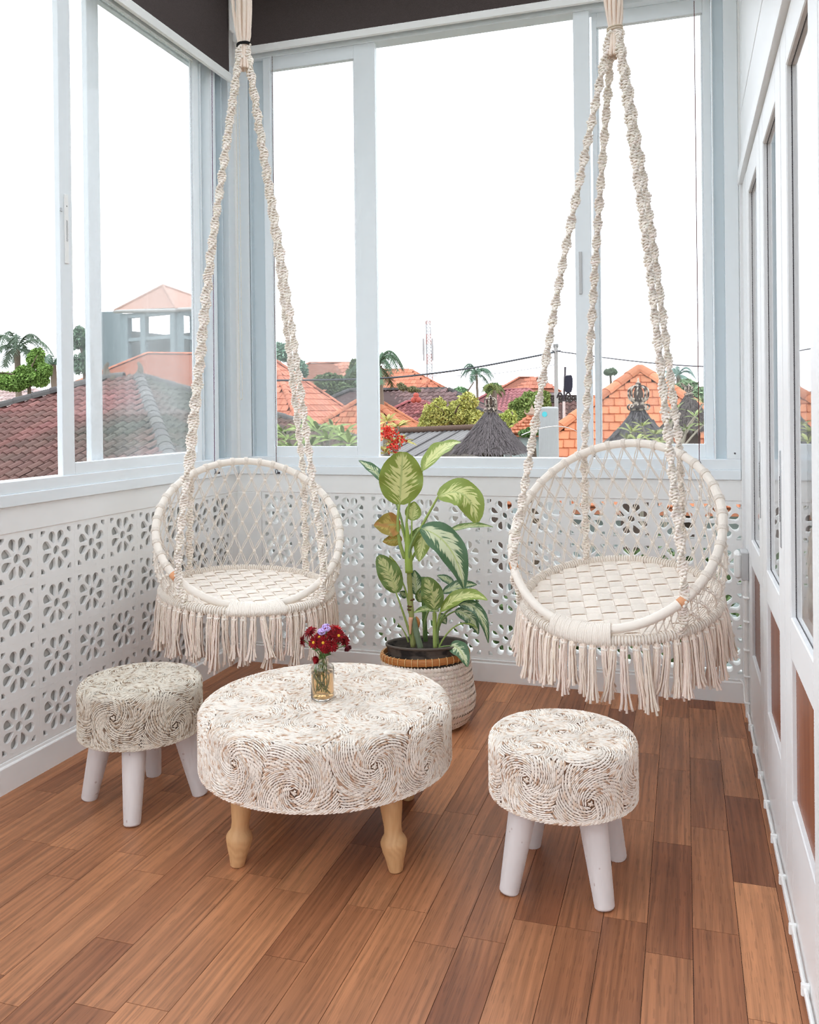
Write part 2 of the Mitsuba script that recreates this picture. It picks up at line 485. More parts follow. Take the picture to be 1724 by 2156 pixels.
# recessed pull with a dark finger slot on the stile
pl = st('handle_plate', cbox(lb(-1.306, -1.287, 1.905, 2.175)[0], (0.0, -1.287, 2.175), 0.003), 'plastic_grey', parent=w2)
scene[pl] = mikit.ply(cbox((-0.004, -1.306, 1.905), (0.0015, -1.283, 2.175), 0.003), 'plastic_white')
obj('slot', mikit.ply(boxes(((-0.002, -1.301, 1.99), (0.0022, -1.288, 2.075))), 'plastic_grey'), pl)
obj('key_hole', mikit.ply(boxes(((-0.002, -1.298, 2.125), (0.0026, -1.291, 2.132))), 'dark_metal'), pl)
m = cbox((0.0, -1.335, 2.10), (0.006, -1.322, 2.115), 0.002); obj('catch', mikit.ply(m, 'metal_grey'), w2)

# ---- roller blinds
b1 = thing('roller_blind', 'dark brown roller blind over the wide back window', 'blind')
obj('fabric', mikit.ply(cbox((0.118, -0.033, 3.235), (2.50, -0.031, 3.545), 0), 'blind_fabric'), b1)
obj('bottom_bar', mikit.ply(cbox((0.112, -0.040, 3.203), (2.50, -0.024, 3.243), 0.004), 'metal_grey'), b1)
scene[b1 + '__bottom_bar']['bsdf'] = {'type': 'ref', 'id': 'plastic_white'}
b2 = thing('roller_blind', 'dark brown roller blind over the left windows, running towards the viewer', 'blind')
obj('fabric', mikit.ply(cbox((0.036, -4.4, 3.085), (0.038, -0.105, 3.545), 0), 'blind_fabric'), b2)
obj('bottom_bar', mikit.ply(cbox((0.028, -4.4, 3.040), (0.046, -0.095, 3.088), 0.004), 'plastic_white'), b2)
# bracket at the corner that carries the blind's chain
br = thing('blind_bracket', 'small white bracket in the window corner holding the blind chain', 'bracket')
obj('plate', mikit.ply(boxes(((0.048, -0.085, 3.26), (0.075, -0.06, 3.545)), ((0.048, -0.12, 3.30), (0.058, -0.06, 3.52))), 'plastic_white'), br)
# bead chain loop hanging in the corner
pts = []
for x in ((0.055, -0.060, 3.185), (0.071, -0.060, 3.183)):
    for z in np.arange(1.40, 3.50, 0.0085):
        pts.append((x[0], -0.065, z))
x0, x1 = (0.055, -0.060, 3.185)[0], (0.071, -0.060, 3.183)[0]
for a in np.linspace(PI, 2 * PI, 7):
    pts.append(((x0 + x1) / 2 + (x1 - x0) / 2 * math.cos(a), -0.065, 1.40 + 0.01 * math.sin(a)))
pts = np.array(pts)
ico = trimesh.creation.icosphere(0, 0.0026)
m, _ = many(ico.vertices, ico.faces, M34(*[np.tile(e, (len(pts), 1)) for e in np.eye(3)], pts))
cords = [tube([(x0, -0.065, 1.40), (x0, -0.065, 3.5)], 0.0008, 4), tube([(x1, -0.065, 1.40), (x1, -0.065, 3.5)], 0.0008, 4)]
ch = thing('bead_chain', 'white beaded chain loop hanging in the window corner', 'chain')
obj('chain', vc(cat([m] + cords), S(240, 232, 215)), ch)


def cord(name, label, top, bot, col, hook):
    t = thing(name, label, 'blind cord')
    top, bot = np.array(top), np.array(bot)
    obj('string', vc(tube([top, bot + (0, 0, 0.02)], 0.0016, 5), col), t)
    lp = [bot + (0.007 * math.sin(a), 0, 0.008 - 0.012 * math.cos(a)) for a in np.linspace(0, 2 * PI, 9)]
    obj('loop', vc(tube(lp, 0.0015, 5), S(45, 35, 40)), t)
    if hook:
        obj('wall_hook', vc(boxes((bot + (0.004, -0.002, -0.004), bot + (0.02, 0.02, 0.006))), S(60, 55, 58)), t)
    return t


cord('pull_cord', 'thin purple cord down the left window beside the corner', (0.020, -0.244, 3.069), (0.012, -0.249, 1.016), S(104, 70, 100), True)
cord('pull_cord', 'thin dark cord down the narrow back window pane, hooked behind the left swing', (0.243, -0.020, 3.181), (0.238, -0.014, 1.002), S(96, 72, 70), True)
cord('pull_cord', 'thin dark red cord down the right pane of the back window', (2.341, -0.020, 3.149), (2.345, -0.020, 1.060), S(92, 48, 48), False)

# ---- right wall with the folding doors
wr = st('wall_right', boxes(((XW, YB, 2.305), (XW + 0.15, 0.0, ZC)), ((XW, -0.245, -0.1), (XW + 0.15, 0.0, 2.305)),
                            ((XW, YB, -0.1), (XW + 0.15, 0.0, -0.0)), b=0.002), 'door_paint')
obj('board', mikit.ply(boxes(((XW - 0.004, YB, 2.62), (XW + 0.01, -0.002, 3.05)), ((XW - 0.004, YB, 3.056), (XW + 0.01, -0.002, 3.5)), ((XW - 0.004, YB, 2.40), (XW + 0.01, -0.002, 2.614)), b=0.003), 'door_paint'), wr)
st('trim_1', boxes(((XW - 0.018, YB, 2.305), (XW + 0.01, -0.01, 2.365))), 'door_paint')
st('trim_2', boxes(((XW - 0.012, -0.045, 0.1), (XW + 0.01, -0.0, 2.305))), 'door_paint')
LY = [-0.245 - 0.665 * k for k in range(7)]
g = np.random.default_rng(3)
for k in range(6):
    d = struct('door_%d' % (k + 1))
    a, b = LY[k + 1] + 0.004, LY[k] - 0.004                  # far edge b, near edge a
    h0, h1 = a + 0.134, b - 0.126
    x0, x1 = XW, XW + 0.045
    st('leaf', boxes(((x0, a, 0.012), (x1, h0, 2.30)), ((x0, h1, 0.012), (x1, b, 2.30)), ((x0, h0, 2.185), (x1, h1, 2.30)), ((x0, h0, 0.68), (x1, h1, 0.785)), ((x0, h0, 0.012), (x1, h1, 0.318)), b=0.003), 'door_paint', parent=d)
    st('glazing_gasket', boxes(((x0 + 0.0125, h0, 0.785), (x0 + 0.0145, h0 + 0.002, 2.185)), ((x0 + 0.0125, h1 - 0.002, 0.785), (x0 + 0.0145, h1, 2.185)), ((x0 + 0.0125, h0, 0.785), (x0 + 0.0145, h1, 0.787)), ((x0 + 0.0125, h0, 2.183), (x0 + 0.0145, h1, 2.185)), b=0), 'dark_metal', parent=d)
    xg = x0 + 0.014
    st('pane', (np.array([[xg, h0, 0.785], [xg, h1, 0.785], [xg, h1, 2.185], [xg, h0, 2.185]]), np.array([[0, 1, 2, 3]])), 'clear_pane', parent=d)
    m = boxes(((x0 + 0.012, h0 - 0.004, 0.314), (x1 - 0.004, h1 + 0.004, 0.684)))
    st('wood_panel', m, 'mahogany', parent=d, uv=np.tile([0.25 + 0.14 * min(k, 3), g.uniform()], (len(m.vertices), 1)))
    if k in (0, 1):
        st('lock_plate', boxes(((XW - 0.003, a + 0.055, 0.93), (XW + 0.002, a + 0.075, 1.20))), 'metal_grey', parent=d)
        st('key_slot', boxes(((XW - 0.0042, a + 0.061, 1.0), (XW + 0.002, a + 0.069, 1.13))), 'dark_metal', parent=d)
# dim room behind the doors
st('wall_inner_room', boxes(((XW + 3.0, YB, -0.1), (XW + 3.1, 0.3, ZC)), ((XW + 0.1, 0.12, -0.1), (XW + 3.1, 0.22, ZC)), ((XW + 0.1, YB - 0.1, -0.1), (XW + 3.1, YB, ZC)), b=0), 'wall_paint')
st('floor_inner_room', cbox((XW + 0.1, YB, -0.12), (XW + 3.1, 0.2, -0.02), 0), 'floor_joint')
st('ceiling_inner_room', cbox((XW + 0.15, YB, ZC), (XW + 3.1, 0.2, ZC + 0.1), 0), 'ceiling_paint')

# ---- socket, conduit, cable along the foot of the doors
so = thing('socket_box', 'white surface-mounted socket box at the far end of the right wall', 'socket')
obj('back_box', mikit.ply(cbox((XW - 0.030, -0.245, 0.592), (XW, -0.135, 0.712), 0.004), 'plastic_grey'), so)
obj('cover', mikit.ply(cbox((XW - 0.056, -0.240, 0.597), (XW - 0.028, -0.14, 0.707), 0.010), 'plastic_white'), so)
cd = thing('conduit', 'thin white conduit running down from the socket box to the floor', 'conduit')
obj('pipe', mikit.ply(tube(bez([(XW - 0.012, -0.235, 0.60), (XW - 0.012, -0.236, 0.4), (XW - 0.012, -0.24, 0.12), (XW - 0.010, -0.243, 0.02)], 14), 0.009, 8), 'plastic_white', smooth=40), cd)
for z in (0.52, 0.42, 0.30, 0.19, 0.08):
    obj('clip', mikit.ply(cbox((XW - 0.024, -0.252, z - 0.004), (XW, -0.218, z + 0.004), 0.002), 'plastic_white'), cd)
cb = thing('floor_cable', 'white cable clipped along the foot of the right wall', 'cable')
P = [(XW - 0.03, -0.03, 0.115), (XW - 0.016, -0.04, 0.108), (XW - 0.012, -0.06, 0.07), (XW - 0.012, -0.10, 0.045)]
gy = np.random.default_rng(5)
for y in np.arange(-0.35, -4.4, -0.2):
    P.append((XW - 0.010 + gy.uniform(-.002, .002), y, 0.035 + gy.uniform(-0.004, 0.006)))
obj('sheath', mikit.ply(tube(bez(P, 160), 0.0045, 6), 'plastic_white', smooth=40), cb)
P2 = [(p[0] + 0.003, p[1] - 0.01, p[2] - 0.012) for p in P[3:]]
obj('sheath', mikit.ply(tube(bez(P2, 140), 0.0035, 6), 'plastic_white', smooth=40), cb)
for y in np.arange(-0.4, -4.2, -0.23):
    obj('clip', mikit.ply(cbox((XW - 0.019, y - 0.005, 0.018), (XW, y + 0.005, 0.046), 0.002), 'plastic_white'), cb)
st('baseboard_right', boxes(((XW - 0.010, YB, 0.0), (XW + 0.004, -0.02, 0.014)), b=0.003), 'door_paint')

# ================================================================== woven table and stools
GR_V = None


def grain_mesh():
    """one twist of seagrass cord: a small six-sided spindle, long axis x, up z"""
    xs = np.array([-0.5, -0.28, 0.0, 0.28, 0.5])
    rs = np.array([0.22, 0.85, 1.0, 0.85, 0.22])
    a = np.array([0.0, 0.9, 1.9, 2.9, PI + 0.7]) - 0.2
    n = 5
    v = np.array([[x, 0.5 * r * math.cos(t), 0.5 * r * math.sin(t)] for x, r in zip(xs, rs) for t in np.arange(n) * 2 * PI / n + PI / 2])
    f = []
    for i in range(4):
        for j in range(n):
            k = (j + 1) % n
            f += [[i * n + j, i * n + k, (i + 1) * n + k], [i * n + j, (i + 1) * n + k, (i + 1) * n + j]]
    return v, np.array(f)


def drum_surface(R, H, e):
    """arc-length profile of the drum: s -> (r, z, normal_r, normal_z), z measured from the bottom"""
    s1 = R - e
    s2 = s1 + e * PI / 2
    s3 = s2 + H - e

    def at(s):
        s = np.asarray(s, float)
        r = np.where(s < s1, s, np.where(s < s2, s1 + e * np.sin(np.clip((s - s1) / e, 0, PI / 2)), R))
        z = np.where(s < s1, H, np.where(s < s2, H - e + e * np.cos(np.clip((s - s1) / e, 0, PI / 2)), H - e - (s - s2)))
        nr = np.where(s < s1, 0, np.where(s < s2, np.sin(np.clip((s - s1) / e, 0, PI / 2)), 1))
        return r, z, nr, np.sqrt(np.clip(1 - nr ** 2, 0, 1))
    return at, s1, s2, s3


def woven_cover(R, H, e, top_centers, side_centers, seed, row=0.0060, pitch=0.0118, twist=0.38, pal=None):
    """swirls of two-ply cord: cords lie in spirals about the centres; returns mesh, colours"""
    g = np.random.default_rng(seed)
    at, s1, s2, s3 = drum_surface(R, H, e)

    def pos(th, s):
        r, z, nr, nz = at(s)
        return np.stack([r * np.cos(th), r * np.sin(th), z], -1), np.stack([nr * np.cos(th), nr * np.sin(th), nz], -1)
    C3 = [pos(math.atan2(y, x), math.hypot(x, y))[0] for x, y in top_centers] + [pos(t, s)[0] for t, s in side_centers]
    C3 = np.array(C3)
    P, N, D = [], [], []
    for ci in range(len(C3)):
        hand = 1 if ci % 3 else -1
        rmax = 0.34 * R + 0.16
        # archimedean spiral with two arms, sampled evenly
        th = [0.0]
        pts = []
        arms = 3
        for arm in range(arms):
            t = 0.6
            while True:
                rad = arms * row * t / (2 * PI)
                if rad > rmax: break
                pts.append((rad, hand * t + arm * 2 * PI / arms, arms * row / (2 * PI) / max(rad, 1e-4)))
                t += pitch / math.hypot(rad, arms * row / (2 * PI))
        pts = np.array(pts)
        du, dv = pts[:, 0] * np.cos(pts[:, 1]), pts[:, 0] * np.sin(pts[:, 1])
        # direction of travel
        tx = -np.sin(pts[:, 1]) * hand + np.cos(pts[:, 1]) * pts[:, 2]
        ty = np.cos(pts[:, 1]) * hand + np.sin(pts[:, 1]) * pts[:, 2]
        c, s = math.cos(twist * hand), math.sin(twist * hand)
        tx, ty = tx * c - ty * s, tx * s + ty * c
        h = 0.002

        def place(a, b):
            if ci < len(top_centers):
                x, y = top_centers[ci][0] + a, top_centers[ci][1] + b
                return np.arctan2(y, x), np.hypot(x, y)
            t0, s0 = side_centers[ci - len(top_centers)]
            return t0 + a / R, s0 - b
        tht, st_ = place(du, dv)
        p, n = pos(tht, np.clip(st_, 0, s3))
        th2, st2 = place(du + tx * h, dv + ty * h)
        p2, _ = pos(th2, np.clip(st2, 0, s3 + 0.01))
        d = ((p[:, None] - C3[None]) ** 2).sum(-1)
        keep = (d.argmin(1) == ci) & (st_ < s3 - 0.004) & (st_ >= 0)
        if ci >= len(top_centers):
            keep &= st_ > s1 - 0.35 * R
        P.append(p[keep]); N.append(n[keep]); D.append((p2 - p)[keep])
    for ci in range(len(C3)):                            # a stub of cord closes each centre
        th_, s_ = (np.arctan2(*top_centers[ci][::-1]), math.hypot(*top_centers[ci])) if ci < len(top_centers) else side_centers[ci - len(top_centers)]
        p, n = pos(np.array([th_, th_]), np.array([s_, s_]))
        a_ = unit(np.cross(n[0], [0.3, 0.2, 0.9]))
        P.append(p); N.append(n); D.append(np.array([a_, np.cross(n[0], a_)]))
    # a plain rim of cord at the foot
    for q in range(2):
        th = np.arange(0, 2 * PI, pitch / R) + 0.3 * q
        p, n = pos(th, np.full(len(th), s3 - 0.001 - 0.005 * q))
        P.append(p); N.append(n); D.append(np.stack([-np.sin(th), np.cos(th), 0.35 * np.ones_like(th)], -1))
    P, N, D = np.concatenate(P), np.concatenate(N), np.concatenate(D)
    D -= N * (D * N).sum(1)[:, None]
    D /= np.linalg.norm(D, axis=1, keepdims=True) + 1e-9
    n = len(P)
    L = pitch * 1.55 * (1 + 0.10 * g.standard_normal(n))
    Wd = row * 0.86 * (1 + 0.08 * g.standard_normal(n))
    B = np.cross(N, D)
    D2 = D + N * (0.07 * g.standard_normal(n))[:, None]
    bv, bf = grain_mesh()
    M = M34(D2 * L[:, None], B * Wd[:, None], N * (Wd * 0.95)[:, None], P + N * 0.0012)
    light, mid, dark = pal
    k = g.random(n)
    col = np.where((k < 0.76)[:, None], light, np.where((k < 0.95)[:, None], mid, dark))
    col = np.clip(col * (1 + 0.06 * g.standard_normal((n, 1))), 0.02, 0.9)
    return many(bv, bf, M, col), (at, s1, s2, s3)


def drum_core(R, H, e, z0=0.0):
    a = np.linspace(0, PI / 2, 6)
    R, e = R - 0.003, e
    prof = [(0.0, 0.0), (R, 0.0), (R, H - e)] + [(R - e + e * math.cos(t), H - e - 0.003 + e * math.sin(t)) for t in a[1:]] + [(0.0, H - 0.003)]
    return lathe(prof, 48)


PAL = (S(230, 221, 210), S(216, 198, 180), S(184, 152, 128))
PAL2 = (S(208, 199, 185), S(184, 168, 149), S(136, 116, 98))


def ring_centers(n, r, off=0.0):
    return [(r * math.cos(off + 2 * PI * k / n), r * math.sin(off + 2 * PI * k / n)) for k in range(n)]


def side_ring(n, R, H, e, seed, off=0.0):
    g = np.random.default_rng(seed)
    s_mid = (R - e) + e * PI / 2 + (H - e) * 0.42
    return [(off + 2 * PI * k / n + g.uniform(-.06, .06), s_mid + (0.17 * H if k % 2 else -0.13 * H)) for k in range(n)]


def turned_leg(prof, p0, p1, bsdf, sides=18, seed=0.0):
    """lathed leg whose axis runs from p0 (foot) to p1 (top); prof: (fraction, radius)"""
    p0, p1 = np.asarray(p0, float), np.asarray(p1, float)
    ax = p1 - p0
    L = np.linalg.norm(ax)
    z = ax / L
    x = unit(np.cross([0.3, 1, 0], z)); y = np.cross(z, x)
    ring = [(0.0, 0.0)] + [(r, f * L) for f, r in prof] + [(0.0, L)]
    m = lathe(ring, sides)
    v = m.vertices
    v = p0 + v[:, :1] * x + v[:, 1:2] * y + v[:, 2:3] * z
    return mikit.ply(trimesh.Trimesh(v, m.faces, process=False), bsdf, smooth=True, uv=np.tile([seed, 0.0], (len(v), 1)))


def woven_seat(name, label, cat_, group, c, R, z0, z1, tops, sides_, seed, pal, e, feet, leg_bsdf, leg_prof, inset, twist=0.38):
    t = thing(name, label, cat_, group)
    H = z1 - z0
    (m, col), _ = woven_cover(R, H, e, tops, sides_, seed, pal=pal, twist=twist)
    m.apply_translation((c[0], c[1], z0))
    k = obj('woven_cover', vc(m, col, 'cotton', smooth=False), t)
    tag(k, 'swirls of twisted cream and tan cord', kind='stuff')
    core = drum_core(R, H, e)
    core.apply_translation((c[0], c[1], z0))
    obj('drum', vc(core, S(146, 114, 92) if pal is PAL else S(104, 84, 68)), t)
    for i, (fx, fy) in enumerate(feet):
        tx, ty = c[0] + (fx - c[0]) * inset, c[1] + (fy - c[1]) * inset
        obj('leg', turned_leg(leg_prof, (fx, fy, 0.0), (tx, ty, z0 + 0.004), leg_bsdf, seed=i * 0.37 + seed), t)
    return t


# coffee table
PEG = [(0.0, 0.024), (0.02, 0.027), (0.55, 0.0345), (0.85, 0.0385), (1.0, 0.039)]
TURN = [(0.0, 0.018), (0.012, 0.0205), (0.13, 0.0265), (0.24, 0.0345), (0.315, 0.0385), (0.355, 0.0385), (0.395, 0.034), (0.44, 0.0262), (0.52, 0.0252), (0.7, 0.031), (1.0, 0.0375)]
R = 0.3915
woven_seat('coffee_table', 'low round coffee table in swirling cream cord with turned wooden legs, vase on top', 'table', None,
           (1.195, -1.577), R, 0.236, 0.4165, [(0.0, 0.0)] + ring_centers(8, 0.245, 0.25), side_ring(12, R, 0.18, 0.03, 4, 0.18), 21, PAL, 0.03,
           [(1.026, -1.845), (1.480, -1.745), (1.373, -1.302), (0.912, -1.392)], 'raw_wood', TURN, 0.93)
woven_seat('stool', 'round stool in swirling cream cord on white legs, right of the coffee table', 'stool', 'woven stools',
           (1.9445, -1.6385), 0.2055, 0.2445, 0.4063, [(0.0, 0.0)] + ring_centers(5, 0.135, 0.5), side_ring(7, 0.2055, 0.16, 0.025, 9, -1.95), 5, PAL, 0.025,
           [(1.812, -1.762), (2.070, -1.765), (2.084, -1.497), (1.829, -1.492)], 'whitewash_wood', PEG, 0.70)
woven_seat('stool', 'round stool in swirling greyish cord on white legs by the left grille wall', 'stool', 'woven stools',
           (0.494, -1.551), 0.202, 0.2425, 0.4130, [(0.0, 0.0)] + ring_centers(5, 0.135, 0.1), side_ring(7, 0.202, 0.17, 0.025, 12, -1.35), 8, PAL2, 0.025,
           [(0.318, -1.602), (0.578, -1.722), (0.669, -1.465), (0.417, -1.372)], 'whitewash_wood', PEG, 0.70)

# ================================================================== hanging macrame chairs
COT = S(233, 224, 213)
COTS = S(232, 216, 202)
cap_v = None


def capsule_mesh(n=6):
    """unit capsule-like spindle along x, half length .5, radius .5"""
    xs = np.array([-0.5, -0.42, -0.2, 0.2, 0.42, 0.5])
    rs = np.array([0.12, 0.70, 1.0, 1.0, 0.70, 0.12])
    v = np.array([[x, 0.5 * r * math.cos(t), 0.5 * r * math.sin(t)] for x, r in zip(xs, rs) for t in np.arange(n) * 2 * PI / n])
    f = []
    for i in range(len(xs) - 1):
        for j in range(n):
            k = (j + 1) % n
            f += [[i * n + j, i * n + k, (i + 1) * n + k], [i * n + j, (i + 1) * n + k, (i + 1) * n + j]]
    return v, np.array(f)


CAPV, CAPF = capsule_mesh()


def loop_mesh(n=12, m=5, minor=0.30):
    """unit ring of cord in the xy plane"""
    a = np.arange(n) * 2 * PI / n
    P = np.stack([np.cos(a), np.sin(a), 0 * a], 1)
    return tube(P, minor, m, closed=True)


LOOP = loop_mesh()


def sinnet(P, seed, wide=0.0128, thin=0.0078, pitch=0.150, step=0.0058, col=COT):
    """twisted half-knot cord: flat knots stacked on two core cords, each turned a little further"""
    g = np.random.default_rng(seed)
    s = np.r_[0, np.cumsum(np.linalg.norm(np.diff(P, axis=0), axis=1))]
    L = s[-1]
    u = np.arange(0, L, step)
    Q = np.stack([np.interp(u, s, P[:, k]) for k in range(3)], -1)
    t, A, B = frames(Q)
    ph = 2 * PI * u / pitch + g.uniform(0, 6) + 0.6 * np.sin(u * 9 + seed)
    X = A * np.cos(ph)[:, None] + B * np.sin(ph)[:, None]
    Y = np.cross(t, X)
    n = len(u)
    tilt = 0.34 * (1 - 2 * (np.arange(n) % 2)) + 0.12 * g.standard_normal(n)
    X2 = X + t * tilt[:, None]
    X2 /= np.linalg.norm(X2, axis=1, keepdims=True)
    Z2 = np.cross(X2, Y)
    w = wide * (1 + 0.10 * g.standard_normal(n)); h = thin * (1 + 0.12 * g.standard_normal(n)); k = 0.0112 * (1 + 0.1 * g.standard_normal(n))
    M = M34(X2 * w[:, None], Y * h[:, None], Z2 * k[:, None], Q + 0.0007 * g.standard_normal(Q.shape))
    m, cc = many(LOOP.vertices, LOOP.faces, M, jitter(col, n, 0.05, g))
    # the knot's side bumps
    b1 = X * (w * 1.02)[:, None]
    ico = trimesh.creation.icosphere(1, 0.0058)
    E = [np.tile(e, (n // 2 + n % 2, 1)) for e in np.eye(3)]
    m2, c2 = many(ico.vertices, ico.faces, M34(*E, (Q + b1)[::2]), jitter(col, len(E[0]), 0.05, g))
    m3, c3 = many(ico.vertices, ico.faces, M34(*E, (Q - b1)[::2]), jitter(col, len(E[0]), 0.05, g))
    core = tube(Q[::3], 0.0074, 8)
    return cat([m, m2, m3, core]), np.concatenate([cc, c2, c3, np.tile(col * 0.9, (len(core.vertices), 1))])


class Chair:
    def __init__(self, label, group, c, phi, dz, df, tx, ty, tilt, tie, ztop, att, seed, collar):
        Rs, Rb = 0.350, 0.3844
        self.g = g = np.random.default_rng(seed)
        c = np.array(c)
        n_ = unit([tx, ty, 1.0])
        fr = np.array([math.cos(phi), math.sin(phi), 0.0])
        f2 = unit(fr - n_ * (fr @ n_)); s2 = np.cross(n_, f2)
        back = -f2 * math.cos(tilt) + n_ * math.sin(tilt)
        bc = c + f2 * (Rs + df) + n_ * dz + back * Rb
        bn = np.cross(s2, back)
        seat = lambda a, r=Rs: c + r * (np.cos(a)[..., None] * f2 + np.sin(a)[..., None] * s2)
        big = lambda a, r=Rb: bc + r * (-np.cos(a)[..., None] * back + np.sin(a)[..., None] * s2)
        self.c, self.seat, self.big, self.n_, self.f2, self.s2 = c, seat, big, n_, f2, s2
        t = thing('hanging_chair', label, 'chair', group)
        col = lambda m, k=1.0: np.tile(COT * k, (len(m.vertices), 1))
        # --- big ring, smooth wrapped tube
        a = np.linspace(0, 2 * PI, 240, endpoint=False)
        m = tube(big(a), 0.0155 + 0.0005 * np.sin(a * 120), 12, closed=True)
        hoop = obj('back_hoop', vc(m, COT, 'cotton'), t)
        # coils of cord at every net cord
        def coils(fn, ang, nn, w, r0, rc):
            out = []
            for k in range(nn):
                aa = ang + (k - (nn - 1) / 2) * w
                p0, p1 = fn(np.array([aa - 1e-3, aa + 1e-3]))
                tt = unit(p1 - p0); x = unit(np.cross(tt, n_ + 0.1 * f2)); y = np.cross(tt, x)
                th = np.linspace(0, 2 * PI, 14, endpoint=False)
                out.append(tube((p0 + p1) / 2 + r0 * (np.cos(th)[:, None] * x + np.sin(th)[:, None] * y), rc, 5, closed=True))
            return out
        NB = 27
        ua = np.linspace(-1, 1, NB)
        amin = math.radians(62)
        bang = PI + ua * (PI - amin)                       # along the big ring, over the top
        wr = []
        for q in bang:
            wr += coils(big, q, 4, 0.0105, 0.0165, 0.0026)
        tag(obj('hoop_wraps', vc(cat(wr), COT * 0.93, 'cotton'), hoop), kind='stuff')
        # wooden ends showing through the wrap
        for q in att['wood']:
            aa = np.linspace(q - 0.035, q + 0.035, 6)
            obj('bare_wood', vc(tube(big(aa), 0.0163, 12), S(219, 160, 120)), hoop)
        # --- seat ring, closely wrapped
        m = tube(seat(a), 0.0135, 10, closed=True)
        ring = obj('seat_hoop', vc(m, COT, 'cotton'), t)
        wr = []
        for k in range(210):
            wr += coils(seat, 2 * PI * k / 210 + g.uniform(-.004, .004), 1, 0, 0.0150 + g.uniform(0, 0.0015), 0.0040)
        tag(obj('hoop_wraps', vc(cat(wr), COT * 0.96, 'cotton'), ring), kind='stuff')
        # --- front lashing that binds the two hoops
        out = []
        for k in range(34):
            aa = (k - 16.5) * 0.0185
            p, q = seat(np.array([aa]))[0], big(np.array([aa * Rs / Rb]))[0]
            d = unit(q - p) if np.linalg.norm(q - p) > 1e-4 else n_
            tt = unit(seat(np.array([aa + .01]))[0] - p)
            d = unit(d - tt * (d @ tt)); e = np.cross(tt, d)
            h = np.linalg.norm(q - p)
            th = np.linspace(0, 2 * PI, 18, endpoint=False)
            x = 0.0215 * np.sin(th); y = (h / 2) + (h / 2 + 0.019) * np.cos(th)
            out.append(tube(p + d * y[:, None] + e * x[:, None] + tt * g.uniform(-.001, .001), 0.0042, 5, closed=True))
        obj('front_lashing', vc(cat(out), COT, 'cotton'), t)
        # --- woven seat: bands over and under
        BW, TH = 0.054, 0.0030
        Rin = Rs - 0.012
        nb = int(Rin // BW)
        rib = np.linspace(-0.5, 0.5, 17)
        skew = math.radians(att.get('weave', 0))
        e1 = f2 * math.cos(skew) + s2 * math.sin(skew); e2 = np.cross(n_, e1)
        for dirn in (0, 1):
            A_, B_ = (e1, e2) if dirn == 0 else (e2, e1)
            for k in range(-nb, nb + 1):
                off = k * BW
                half = math.sqrt(max(Rin ** 2 - (abs(off) + 0.0) ** 2, 0.0004))
                xs = np.arange(-half, half + 1e-6, BW / 8)
                if len(xs) < 4: continue
                w = 0.5 * (BW - 0.0025)
                zz = TH * np.clip(1.6 * np.cos(PI * xs / BW) , -1, 1) * (1 if (k + dirn) % 2 == 0 else -1)
                lim = np.sqrt(np.clip(Rin ** 2 - (off + rib[None] * 2 * w) ** 2, 0, None))
                X = np.clip(xs[:, None] * np.ones(17)[None], -lim, lim)
                prof = 0.0022 * np.abs(np.cos(rib * PI * 8)) + 0.0006
                V = c + A_ * X[..., None] + B_ * (off + rib * 2 * w * 0.98)[None, :, None] + n_ * (zz[:, None] + prof[None] - 0.004)[..., None]
                obj('seat_band', vc(grid_mesh(V), COT * (1.0 + 0.04 * g.uniform(-1, 1)), 'cotton'), t)
        # --- net between the hoops
        NR = 7
        sang = PI + ua * (PI - math.radians(56))
        Bp, Sp = big(bang, Rb - 0.017), seat(sang, Rs) + n_ * 0.015

        def node(i, j):                                     # i column (may be half), j row 0..NR
            x = np.clip(i, 0, NB - 1)
            k0 = int(math.floor(x)); k1 = min(k0 + 1, NB - 1); f = x - k0
            p = Bp[k0] * (1 - f) + Bp[k1] * f
            q = Sp[k0] * (1 - f) + Sp[k1] * f
            b = j / NR
            sag = 0.030 * math.sin(PI * b)
            out_ = unit(((p + q) / 2 - c) * np.array([1, 1, 0.0]))
            return p * (1 - b) + q * b + out_ * sag
        parts, knots = [], []
        for j in range(NR):
            for i2 in range(0, 2 * NB - 1):
                i = i2 / 2
                if (i2 + j) % 2: continue
                for di in (-0.5, 0.5):
                    if not 0 <= i + di <= NB - 1: continue
                    p, q = node(i, j), node(i + di, j + 1)
                    w = unit(np.cross(q - p, p - c)) * 0.0040
                    for sg in (-1, 1):
                        mid = (p + q) / 2 + w * sg * 1.15
                        parts.append(tube(np.array([p + w * sg * 0.5, mid, q + w * sg * 0.5]), 0.0018, 5, cap=False))
                if 0 < j: knots.append(node(i, j))
        ico = trimesh.creation.icosphere(1, 0.0075)
        K = np.array(knots)
        m, _ = many(ico.vertices * [1, 1, 0.85], ico.faces, M34(*[np.tile(e, (len(K), 1)) for e in np.eye(3)], K))
        nt = obj('back_net', vc(cat(parts + [m]), COT * 0.97, 'cotton'), t)
        tag(nt, kind='stuff')
        # side lacing from the big hoop down to the seat hoop, in front of the net
        parts = []
        for sd in (-1, 1):
            for k in range(7):
                f = k / 6
                p = big(np.array([sd * (math.radians(62) - 0.42 * f)]))[0]
                for dd in (-0.10, 0.10):
                    q = seat(np.array([sd * (math.radians(66) - 0.5 * f + dd)]))[0]
                    parts.append(tube(np.array([p, (p + q) / 2 + f2 * 0.004, q]), 0.0022, 5, cap=False))
        tag(obj('side_lacing', vc(cat(parts), COT * 0.97, 'cotton'), t), kind='stuff')
        # --- tassels all round
        nt_ = 66
